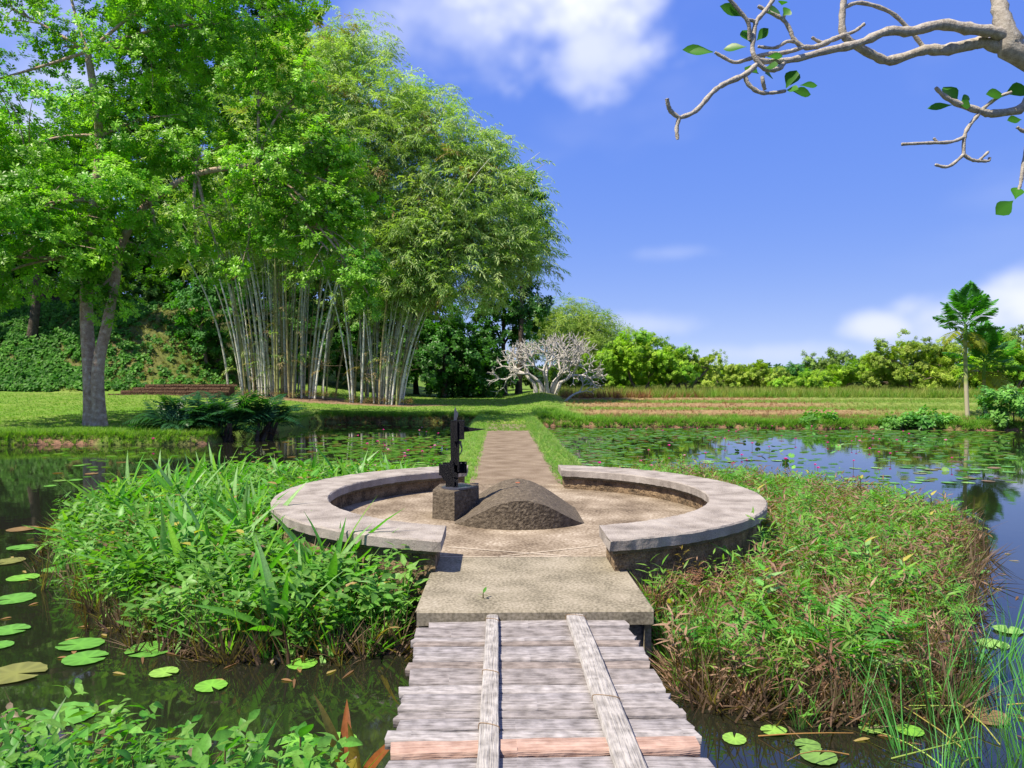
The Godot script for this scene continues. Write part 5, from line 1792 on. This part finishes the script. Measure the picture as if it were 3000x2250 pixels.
func blades(called: String, label: String, group: String, sd: int, tones: Array, n: int, size: float, wide: float, upright: float) -> Node3D:
	# long leaves that rise from one root
	rng.seed = sd
	var o := thing(called, label, "plant", Vector3.ZERO, group)
	var ms := []
	for t: Color in tones:
		ms.push_back(leaf_mesh(size, size * wide, 2, rf(0.15, 0.45), t, 6))
	for i in n:
		var p := part("leaf", ms[i % ms.size()], leaf_near, o, Vector3(rf(-0.03, 0.03), rf(0.0, 0.06), rf(-0.03, 0.03)))
		p.rotation = Vector3(rf(-0.5, 0.5), i * 2.4 + rf(-0.4, 0.4), upright * rf(0.65, 1.2))
		p.scale = Vector3.ONE * rf(0.6, 1.1)
	return o


func fern(label: String, group: String, sd: int, tones: Array, n: int, size: float) -> Node3D:
	rng.seed = sd
	var o := thing("marsh_fern", label, "fern", Vector3.ZERO, group)
	var ms := frond_meshes(size, size * 0.26, 15, 0.45, size * 0.045, tones)
	for i in n:
		var p := part("frond", ms[i % ms.size()], leaf_mat, o, Vector3(rf(-0.03, 0.03), 0, rf(-0.03, 0.03)))
		p.rotation = Vector3(rf(-0.3, 0.3), i * 2.4 + rf(-0.4, 0.4), rf(0.2, 0.9))
		p.scale = Vector3.ONE * rf(0.7, 1.1)
	return o


func settle(o: Node3D, x: float, d: float, s: float) -> void:
	o.position = Vector3(x, maxf(land(x, d), WATER - 0.06) - 0.02, -d)
	o.rotation = Vector3(rf(-0.12, 0.12), rf(0, TAU), rf(-0.12, 0.12))
	o.scale = Vector3.ONE * s


func spot(poly: PackedVector2Array, edge := 0.0) -> Vector2:
	# a free place in a bed
	for i in 200:
		var p := Vector2(rf(-6, 7), rf(1.0, 15))
		if inside(p, poly) < edge:
			continue
		if Vector2(p.x - CENTRE.x, p.y + CENTRE.y).length() < RING + 0.1:
			continue
		if p.x > -0.66 and p.x < 1.15 and p.y > 4.9 and p.y < 30.0:
			continue
		return p
	return Vector2(-3, 7)


func build_marsh() -> void:
	var bright := [Color(0.13, 0.42, 0.05), Color(0.2, 0.5, 0.1), Color(0.09, 0.32, 0.04), Color(0.28, 0.52, 0.18)]
	var mixed := [Color(0.12, 0.38, 0.04), Color(0.24, 0.5, 0.07), Color(0.15, 0.42, 0.06)]
	var brown := [Color(0.28, 0.15, 0.09), Color(0.38, 0.23, 0.14), Color(0.18, 0.09, 0.06)]
	bright = bright + bright + [Color(0.5, 0.46, 0.1)]
	mixed = mixed + mixed + [Color(0.42, 0.3, 0.12)]
	var protos := {}
	protos.herb = [herb("marsh_herb", "upright leafy herb in the dense bed on the sculpture side", "leafy herbs in the left bed", 1, bright, 0.42, 6, 0.15, 0.36, 0), herb("marsh_herb", "upright leafy herb in the dense bed on the sculpture side", "leafy herbs in the left bed", 2, bright, 0.42, 5, 0.17, 0.33, 0), herb("marsh_herb", "upright leafy herb in the dense bed on the sculpture side", "leafy herbs in the left bed", 3, mixed, 0.48, 7, 0.14, 0.4, 0)]
	protos.blade = [blades("lance_leaf_plant", "clump of long lance leaves standing out of the bed on the sculpture side", "lance-leaved plants in the left bed", 4, bright, 8, 0.78, 0.085, 1.32), blades("lance_leaf_plant", "clump of long lance leaves standing out of the bed on the sculpture side", "lance-leaved plants in the left bed", 5, mixed, 7, 0.66, 0.1, 1.3)]
	protos.fern = [fern("feathery green fern between the herbs of the bed on the sculpture side", "ferns in the left bed", 6, mixed, 6, 0.5), fern("feathery green fern between the herbs of the bed on the sculpture side", "ferns in the left bed", 7, bright, 5, 0.42)]
	rng.seed = 900
	place(protos.herb, bed_left, 150, 0.7, 1.35, "", "")
	place(protos.blade, bed_left, 130, 0.8, 1.35, "", "")
	place(protos.fern, bed_left, 44, 0.9, 1.35, "", "")
	var dead := [blades("dead_blade_plant", "clump of curled dead brown leaves in the leafy bed", "dead clumps in the left bed", 8, [Color(0.36, 0.25, 0.16), Color(0.26, 0.15, 0.09), Color(0.46, 0.38, 0.3)], 8, 0.5, 0.07, 1.0)]
	rng.seed = 905
	place(dead, bed_left, 34, 0.7, 1.2, "", "")
	# the bed on the other side: ferns, herbs and rushes, much of it dried brown
	var r_herb := [herb("marsh_weed", "small-leaved green weed in the ragged bed away from the sculpture", "weeds in the right bed", 11, mixed, 0.36, 6, 0.12, 0.32, 0), herb("marsh_weed", "small-leaved green weed in the ragged bed away from the sculpture", "weeds in the right bed", 12, bright, 0.45, 6, 0.14, 0.28, 2)]
	var r_fern := [fern("green fern in the ragged bed away from the sculpture", "ferns in the right bed", 13, mixed, 6, 0.5), fern("green fern in the ragged bed away from the sculpture", "ferns in the right bed", 14, bright, 7, 0.56)]
	var r_dead := [fern("dried brown fern in the ragged bed away from the sculpture", "dead ferns in the right bed", 15, brown, 7, 0.42), herb("dead_weed", "dried reddish brown weed in the ragged bed away from the sculpture", "dead weeds in the right bed", 16, brown, 0.36, 9, 0.09, 0.16, 2)]
	var r_blade := [blades("broad_blade_plant", "green clump of broad blades in the ragged bed away from the sculpture", "broad-bladed clumps in the right bed", 17, mixed, 9, 0.56, 0.08, 1.2), blades("broad_blade_plant", "green clump of broad blades in the ragged bed away from the sculpture", "broad-bladed clumps in the right bed", 18, bright, 7, 0.4, 0.13, 1.15)]
	rng.seed = 901
	place(r_herb, bed_right, 60, 0.7, 1.2, "", "")
	place(r_fern, bed_right, 90, 0.9, 1.5, "", "")
	place(r_dead, bed_right, 150, 0.7, 1.2, "", "")
	place(r_blade, bed_right, 70, 0.7, 1.2, "", "")
	# plants at the visitor's feet
	var n_leaf := [blades("strap_leaf_plant", "strap-leaved green plant at the bottom edge beside the bridge", "strap-leaved plants at the near bank", 21, [Color(0.05, 0.2, 0.025), Color(0.09, 0.29, 0.05), Color(0.04, 0.15, 0.03)], 8, 0.46, 0.1, 1.3), herb("broad_leaf_herb", "round-leaved green herb on the near bank at the bottom corner", "round-leaved herbs at the near bank", 22, [Color(0.09, 0.32, 0.04), Color(0.16, 0.42, 0.08), Color(0.06, 0.22, 0.03)], 0.4, 8, 0.085, 0.5, 0)]
	rng.seed = 902
	place([n_leaf[0]], bed_near, 52, 0.75, 1.2, "", "")
	place([n_leaf[1]], bed_near, 110, 0.8, 1.2, "", "")
	# red and copper young leaves by the bridge
	var cop := blades("copper_leaf_plant", "young copper-red pointed leaves beside the near end of the planks", "", 23, [Color(0.3, 0.11, 0.035), Color(0.34, 0.26, 0.06), Color(0.42, 0.3, 0.22)], 6, 0.3, 0.18, 1.35)
	settle(cop, -0.7, 3.52, 1.5)
	cop.position.y = -0.42
	# withered orange leaf cluster at the front of the left bed
	var dry := blades("withered_plant", "withered orange hanging leaves at the front of the leafy bed", "", 24, [Color(0.42, 0.16, 0.03), Color(0.5, 0.3, 0.06), Color(0.3, 0.12, 0.04)], 6, 0.3, 0.16, -0.9)
	settle(dry, -1.83, 5.55, 1.0)
	dry.position.y = -0.08
	var seedling := herb("seedling", "tiny green seedling growing in a crack of the landing slab", "", 25, [Color(0.1, 0.34, 0.04)], 0.05, 2, 0.05, 0.4, 0)
	seedling.position = Vector3(-0.115, 0.0, -5.32)
	# the dense filling between them
	undergrowth("marsh_undergrowth", "dense green undergrowth of the marsh bed beside the sculpture", bed_left, 3800, [Color(0.11, 0.36, 0.04), Color(0.28, 0.54, 0.12)], [Color(0.24, 0.15, 0.08), Color(0.4, 0.31, 0.2)], 0.2, 71)
	undergrowth("marsh_thatch", "tangled green and brown thatch of the ragged marsh bed", bed_right, 6500, [Color(0.13, 0.38, 0.04), Color(0.28, 0.48, 0.09)], [Color(0.24, 0.12, 0.075), Color(0.5, 0.33, 0.22)], 0.58, 72)
	undergrowth("bank_undergrowth", "green undergrowth at the near bank by the bridge", bed_near, 1100, [Color(0.1, 0.36, 0.04), Color(0.24, 0.5, 0.09)], [Color(0.2, 0.14, 0.08), Color(0.36, 0.29, 0.22)], 0.2, 73)
	rushes()


func place(protos: Array, poly: PackedVector2Array, n: int, s0: float, s1: float, _label: String, _group: String) -> void:
	for i in n:
		var p := spot(poly, 0.08)
		var o: Node3D = protos[i % protos.size()]
		if i >= protos.size():
			o = copy_of(o)
		settle(o, p.x, p.y, rf(s0, s1))


func undergrowth(called: String, label: String, poly: PackedVector2Array, n: int, green: Array, brown: Array, share: float, sd: int) -> void:
	# one mass nobody could count: leafy sprigs, dead stalks and grass
	rng.seed = sd
	var top := thing(called, label, "undergrowth")
	top.set_meta("kind", "stuff")
	var ragged := poly == bed_right
	var kinds := [sprig(16, 0.12, 0.018, 2, 0.3, 0.3, sd) if ragged else sprig(14, 0.14 if poly == bed_left else 0.085, 0.05 if poly == bed_left else 0.034, 0, 0.3, 0.3, sd), tuft(14, 0.36 if ragged else 0.44, 0.013 if ragged else 0.022, 0.8, sd + 1), spray(16, 0.11, 0.016 if ragged else 0.03, 0.3, sd + 2)]
	var where := [[], [], []]
	var tints := [PackedColorArray(), PackedColorArray(), PackedColorArray()]
	for i in n:
		var p := spot(poly, -0.05)
		var k: int = [0, 1, 1, 2][i % 4] if ragged else [0, 0, 1, 2][i % 4]
		var h := maxf(land(p.x, p.y), WATER - 0.03)
		var dead := rng.randf() < share * (0.35 if k == 0 and not ragged else 1.0)
		var y := h + (rf(0.02, 0.3) if k != 1 else 0.0) * (0.7 if dead else 1.0)
		where[k].push_back(Transform3D(frame(Vector3.UP + rdir() * 0.45, rf(0, TAU), rf(0.6, 1.15)), Vector3(p.x, y, -p.y)))
		tints[k].push_back(pick(brown[0], brown[1]) if dead else pick(green[0], green[1]))
	for k in 3:
		scatter(["leaves", "grass", "sprays"][k], kinds[k], leaf_near if k == 0 else leaf_mat, top, where[k], tints[k])
	# dead stalks at the waterline
	var st := []
	var tt := PackedColorArray()
	var m := poly.size()
	for i in n / 6:
		var k := rng.randi_range(0, m - 1)
		var p := poly[k].lerp(poly[(k + 1) % m], rng.randf()) + Vector2(rf(-0.25, 0.25), rf(-0.2, 0.2))
		if p.x > -0.66 and p.x < 1.15 and p.y > 2.0:
			continue
		if Vector2(p.x - CENTRE.x, p.y + CENTRE.y).length() < RING + 0.15:
			continue
		st.push_back(Transform3D(frame(Vector3.UP + rdir() * 0.7, rf(0, TAU), rf(0.5, 1.2)), Vector3(p.x, WATER - 0.03, -p.y)))
		tt.push_back(pick(Color(0.1, 0.065, 0.04), Color(0.28, 0.2, 0.13)))
	scatter("stalks", tuft(7, 0.4, 0.014, 0.9, sd + 9), leaf_mat, top, st, tt)


func rushes() -> void:
	# thin upright rushes in the water on the right
	rng.seed = 77
	var ms := [tuft(16, 0.62, 0.009, 0.35, 81), tuft(12, 0.72, 0.008, 0.5, 82)]
	var tone := plain(lin(0.06, 0.24, 0.04), 0.5, 0.4)
	tone.backlight_enabled = true
	tone.backlight = Color(0.4, 0.6, 0.2)
	var spots := [[1.75, 4.25], [2.05, 4.2], [2.3, 4.25], [2.55, 4.3], [2.75, 4.45], [2.95, 4.6], [3.1, 4.85], [3.35, 4.95], [2.85, 4.15], [3.1, 4.3], [3.3, 4.55], [2.5, 3.95], [2.75, 3.85], [3.0, 4.0], [1.3, 4.85], [1.22, 5.0], [3.6, 5.2], [3.9, 5.6], [2.6, 3.65], [2.9, 3.7], [2.35, 3.5], [2.6, 3.45], [2.2, 3.65], [2.45, 3.8], [2.75, 3.55], [3.2, 4.1], [2.15, 3.9]]
	for i in spots.size():
		var o := part("rush_tuft", ms[i % 2], tone, self, Vector3(spots[i][0], WATER - 0.05, -spots[i][1]))
		o.rotation = Vector3(rf(-0.2, 0.2), rf(0, TAU), rf(-0.2, 0.2))
		o.scale = Vector3.ONE * rf(0.7, 1.15)
		tag(o, "thin green rushes standing in the water off the ragged bed", "rushes", "rushes off the ragged bed")
	# fallen leaves afloat round the beds
	var fallen := [leaf_mesh(0.09, 0.035, 0, 0.05, Color(0.34, 0.2, 0.09)), leaf_mesh(0.12, 0.03, 2, 0.08, Color(0.42, 0.34, 0.12)), leaf_mesh(0.16, 0.02, 2, 0.03, Color(0.2, 0.12, 0.06))]
	for i in 70:
		var bed := bed_left if i % 2 else bed_right
		var k := rng.randi_range(0, 7)
		var c := bed[k].lerp(bed[k + 1], rng.randf()) + Vector2(-1.0 if i % 2 else 1.0, -1.0) * rf(0.0, 0.5)
		if land(c.x, c.y) > WATER or c.x > -0.6 and c.x < 1.0:
			continue
		var o := part("fallen_leaf", fallen[i % 3], leaf_mat, self, Vector3(c.x, WATER + 0.006, -c.y))
		o.rotation.y = rf(0, TAU)
		tag(o, "fallen leaf floating beside the leafy bed" if i % 2 else "fallen leaf floating beside the ragged bed", "leaf", "floating leaves left" if i % 2 else "floating leaves right")
	# floating straws and fallen blades
	for i in 26:
		var b := MB.new()
		var l := rf(0.3, 0.8)
		b.col = pick(Color(0.28, 0.15, 0.05), Color(0.2, 0.3, 0.06))
		b.tube(bend(Vector3(-l / 2, 0, 0), Vector3(l / 2, rf(0.0, 0.12), 0), Vector3(0, 0.02, 0.03), 4), taper(0.005, 0.002, 4), 4)
		var o := part("floating_straw", b.mesh(), M.stem, self, Vector3(rf(1.6, 3.4), WATER + 0.006, -rf(3.6, 4.6)))
		o.rotation.y = rf(0, TAU)
		tag(o, "loose straw floating on the water among the rushes", "straw", "floating straws")


# ---------------------------------------------------------------- water lilies

func pad_mesh(sd: int) -> ArrayMesh:
	# a round notched leaf with a wavy, slightly lifted rim; radius 1
	var r := RandomNumberGenerator.new()
	r.seed = sd
	var b := MB.new()
	var m := 26
	var notch := 0.16
	b.col = Color(1, 1, 0.9)
	var mid := b.vert(Vector3(0.1, 0.0, 0), Vector3.UP)
	var f := FastNoiseLite.new()
	f.seed = sd
	for k in m + 1:
		var a := lerpf(notch, TAU - notch, float(k) / m)
		var rr := 1.0 + 0.05 * f.get_noise_1d(k * 25.0) + (0.018 if k % 2 else -0.018)
		for ring in 2:
			var q := rr * (0.62 if ring == 0 else 1.0)
			var vein := 0.95 if k % 3 == 0 else 0.72 + 0.12 * f.get_noise_1d(k * 40.0)
			b.col = Color(vein, vein, vein * 0.95)
			var y := 0.012 * ring + 0.06 * maxf(f.get_noise_1d(k * 9.0 + 300.0), 0.0) * ring
			b.vert(Vector3(cos(a) * q, y, sin(a) * q), Vector3(-cos(a) * 0.04, 1, -sin(a) * 0.04).normalized())
	for k in m:
		var a := mid + 1 + k * 2
		b.face(mid, a + 2, a)
		b.face(a, a + 2, a + 3)
		b.face(a, a + 3, a + 1)
	return b.mesh()


func flower(tone: Color) -> Array:
	# petals in two whorls, as one mesh each, and a stalk
	var out := []
	for w in 2:
		var b := MB.new()
		b.col = tone if w == 0 else Color(minf(tone.r * 1.15, 0.9), tone.g * 1.6, minf(tone.b * 1.15, 0.9))
		for i in 8:
			var a := TAU * i / 8.0 + w * 0.4
			b.leaf(Vector3.ZERO, Vector3(cos(a), 0.45 + 0.7 * w, sin(a)).normalized(), Vector3(-cos(a) * 0.4, 1, -sin(a) * 0.4), 0.085, 0.032, 2, -0.1, 3, 0.3)
		out.push_back(b.mesh())
	return out


func build_lilies() -> void:
	rng.seed = 31
	var pads := [pad_mesh(1), pad_mesh(2), pad_mesh(3), pad_mesh(4)]
	var tones := [Color(0.17, 0.42, 0.05), Color(0.12, 0.33, 0.05), Color(0.24, 0.45, 0.08), Color(0.16, 0.3, 0.07), Color(0.2, 0.21, 0.06), Color(0.24, 0.15, 0.07)]
	var mats := []
	for t: Color in tones:
		var m := plain(t.linear_to_srgb(), 0.42, 0.45)
		m.backlight_enabled = true
		m.backlight = Color(0.3, 0.4, 0.1)
		m.vertex_color_use_as_albedo = true
		mats.push_back(m)
	# single leaves one can point to: place on the water, radius, tone, label
	var near := [[Vector3(-1.38, -0.42, -5.21), 0.125, 0, "bright green lily pad alone between the leafy bed and the bridge"], [Vector3(-1.87, -0.42, -4.84), 0.125, 0, "heart-notched bright lily pad in the open water below the leafy bed"], [Vector3(-2.27, -0.42, -5.06), 0.11, 2, "yellow-green lily pad just left of the heart-notched one"],
		[Vector3(-3.14, -0.42, -5.61), 0.19, 1, "large dull green lily pad at the left, upper of two that touch"], [Vector3(-2.95, -0.42, -5.33), 0.17, 1, "dull green lily pad, lower of two that touch"], [Vector3(-2.57, -0.42, -5.51), 0.2, 1, "large green lily pad tucked under the front of the leafy bed"], [Vector3(-2.81, -0.42, -5.86), 0.13, 3, "dull lily pad under the dead leaves of the bed"],
		[Vector3(-3.28, -0.42, -5.07), 0.23, 4, "brown lily pad floating at the left edge of the picture"], [Vector3(-3.88, -0.42, -5.94), 0.17, 1, "green lily pad at the left edge above the brown one"], [Vector3(-3.74, -0.42, -5.61), 0.12, 1, "small green lily pad cut by the left edge"], [Vector3(-4.40, -0.42, -6.80), 0.2, 1, "wide green lily pad at the left edge, torn in the middle"], [Vector3(-4.78, -0.42, -7.53), 0.17, 0, "flat green lily pad left of the bed's dead stems"],
		[Vector3(-4.64, -0.42, -7.84), 0.15, 1, "green lily pad against the left tip of the bed"], [Vector3(-5.36, -0.42, -8.20), 0.19, 4, "olive brown lily pad left of the bed tip"], [Vector3(-5.64, -0.42, -8.89), 0.2, 1, "green lily pad in a row beyond the bed tip"], [Vector3(-6.35, -0.42, -10.00), 0.22, 5, "reddish lily pad beside the lone rush at the left"],
		[Vector3(-2.57, -0.42, -4.44), 0.2, 1, "broad green lily pad at the bottom left above the near plants"], [Vector3(-1.12, -0.42, -4.10), 0.11, 0, "green lily pad behind the copper-red leaves"], [Vector3(-0.88, -0.42, -4.10), 0.11, 0, "bright lily pad beside the near left corner of the bridge"],
		[Vector3(1.30, -0.42, -4.08), 0.085, 2, "yellow-green lily pad nearest the right side of the bridge"], [Vector3(1.55, -0.42, -4.16), 0.085, 2, "bright lily pad second from the right side of the bridge"], [Vector3(1.82, -0.42, -4.37), 0.075, 0, "green lily pad below the white-tipped lily"], [Vector3(2.02, -0.42, -4.48), 0.085, 0, "lily pad tucked under the ragged bed beside the white-tipped lily"], [Vector3(2.12, -0.42, -4.19), 0.09, 3, "nibbled green lily pad among the rushes"], [Vector3(2.32, -0.42, -4.15), 0.085, 0, "holed green lily pad, outermost among the rushes"],
		[Vector3(1.67, -0.42, -3.99), 0.08, 3, "greyish lily pad at the bottom right, upper one"], [Vector3(1.68, -0.42, -3.87), 0.11, 3, "greyish lily pad at the bottom right, lower one"], [Vector3(2.88, -0.42, -4.32), 0.14, 5, "pinkish drowned lily pad at the lower right edge"], [Vector3(3.71, -0.42, -5.51), 0.13, 2, "pale lily pad behind the rushes at the right edge"], [Vector3(4.94, -0.42, -7.61), 0.15, 1, "lily pad beside the outer corner of the ragged bed"], [Vector3(4.03, -0.42, -5.81), 0.13, 2, "pale green lily pad cut by the right edge"]]
	for s: Array in near:
		var at: Vector3 = s[0]
		var o := part("lily_pad", pads[rng.randi_range(0, 3)], mats[s[2]], self, at + Vector3(0, rf(0.004, 0.012), 0))
		o.rotation = Vector3(rf(-0.02, 0.02), rf(0, TAU), rf(-0.02, 0.02))
		o.scale = Vector3(s[1], s[1], s[1] * rf(0.85, 1.0)) * 0.86
		tag(o, s[3], "lily pad", "lily pads")
	# the carpets on both ponds: the largest as single leaves, the rest as one mass
	var more := []
	for i in 3400:
		var p := Vector2.ZERO
		var right := i % 5 > 1
		for k in 60:
			if right:
				var d := rf(14.0, 30.5)
				p = Vector2(rf(1.6, 0.7 * d), d)
				var open := smooth(4.6, 2.2, absf(p.x - 0.33 * d - 0.5)) * smooth(14.0, 16.0, d) * smooth(26.5, 23.5, d)
				if p.y > right_shore(p.x) - 0.4 or inside(p, bed_right) > -0.3 or land(p.x, p.y) > WATER - 0.08 or rng.randf() < open * 0.85 or rng.randf() > 0.4 + 0.6 * smooth(0.62, 0.2, p.x / d) + 0.5 * smooth(23.0, 28.0, d):
					continue
			else:
				var d := rf(13.5, 33.5)
				p = Vector2(rf(-0.62 * d, -1.0), d)
				if p.y > left_shore(p.x) - 0.4 or inside(p, bed_left) > -0.3 or land(p.x, p.y) > WATER - 0.08 or rng.randf() < 0.93 * smooth(-0.17, -0.3, p.x / d) or (rng.randf() < 0.8 and d > 26.0):
					continue
			break
		more.push_back([p, rf(0.055, 0.14), right])
	more.sort_custom(func(a, b): return a[1] / a[0].y > b[1] / b[0].y)
	var where := []
	var tints := PackedColorArray()
	for i in more.size():
		var p: Vector2 = more[i][0]
		var r: float = more[i][1]
		var k: int = [0, 0, 1, 1, 1, 2, 2, 3, 3, 3, 1, 4, 0, 5, 1][rng.randi_range(0, 14)]
		var at := Vector3(p.x, WATER + rf(0.003, 0.012), -p.y)
		if i < 230:
			var o := part("lily_pad", pads[i % 4], mats[k], self, at)
			o.rotation = Vector3(rf(-0.04, 0.04), rf(0, TAU), rf(-0.04, 0.04))
			o.scale = Vector3.ONE * r
			tag(o, "lily pad among many on the pond right of the path" if more[i][2] else "lily pad among many on the pond left of the path", "lily pad", "lily pads on the right pond" if more[i][2] else "lily pads on the left pond")
		else:
			where.push_back(Transform3D(frame(Vector3.UP + rdir() * 0.05, rf(0, TAU), r), at))
			var t: Color = tones[k]
			tints.push_back(Color(t.r, t.g, t.b))
	tag(scatter("lily_pad_carpet", pads[0], leaf_gloss, self, where, tints), "carpet of small lily pads farther out on both ponds", "lily pads", "", "stuff")
	# leaves that stand up from the water, and flowers
	var pink := flower(Color(0.62, 0.035, 0.33))
	var pale := flower(Color(0.72, 0.3, 0.5))
	var petal := leafy(0.5)
	petal.backlight = Color(0.7, 0.35, 0.55)
	for i in 70:
		var right := i % 4 > 0
		var d := rf(15.0, 30.0) if right else rf(14.5, 30.0)
		var p := Vector2(rf(0.13, 0.62) * d, d) if right else Vector2(rf(-0.2, -0.08) * d, d)
		if land(p.x, p.y) > WATER - 0.08 or inside(p, bed_right) > -0.2 or inside(p, bed_left) > -0.2:
			continue
		bloom(pink if i % 6 else pale, petal, p, rf(0.06, 0.24), rf(0.5, 0.8), "magenta water lily standing above the pads right of the path" if right else "magenta water lily standing above the pads left of the path", "water lilies right of the path" if right else "water lilies left of the path")
	bloom(pink, petal, Vector2(-10.45, 22.6), 0.2, 0.9, "lone pink water lily below the lawn under the twin-trunked tree", "")
	bloom(flower(Color(0.78, 0.62, 0.66)), petal, Vector2(2.02, 4.38), 0.05, 0.55, "small white-tipped lily under the ragged bed near the rushes", "")
	for i in 34:
		var d := rf(14.5, 27.0)
		var p := Vector2(rf(0.2, 0.62) * d, d)
		if land(p.x, p.y) > WATER - 0.08 or inside(p, bed_right) > -0.2:
			continue
		var o := part("raised_lily_leaf", pads[i % 4], mats[[0, 1, 1, 3][i % 4]], self, Vector3(p.x, WATER + rf(0.03, 0.08), -p.y))
		o.rotation = Vector3(rf(-0.9, 0.9), rf(0, TAU), rf(-0.9, 0.9))
		o.scale = Vector3.ONE * rf(0.05, 0.085)
		tag(o, "lily leaf tilted up out of the water right of the path", "lily leaf", "raised lily leaves")


func bloom(ms: Array, mat: Material, p: Vector2, tall: float, s: float, label: String, group: String) -> void:
	var o := thing("water_lily", label, "flower", Vector3(p.x, WATER, -p.y), group)
	var st := MB.new()
	st.col = Color(0.14, 0.09, 0.05)
	st.tube(PackedVector3Array([Vector3(0, -0.2, 0), Vector3(rf(-0.02, 0.02), tall, 0)]), PackedFloat32Array([0.006, 0.005]), 5)
	part("stem", st.mesh(), M.stem, o)
	var a := part("petals", ms[0], mat, o, Vector3(0, tall, 0))
	a.scale = Vector3.ONE * s
	var b := part("petals", ms[1], mat, o, Vector3(0, tall, 0))
	b.scale = Vector3.ONE * s * 0.9
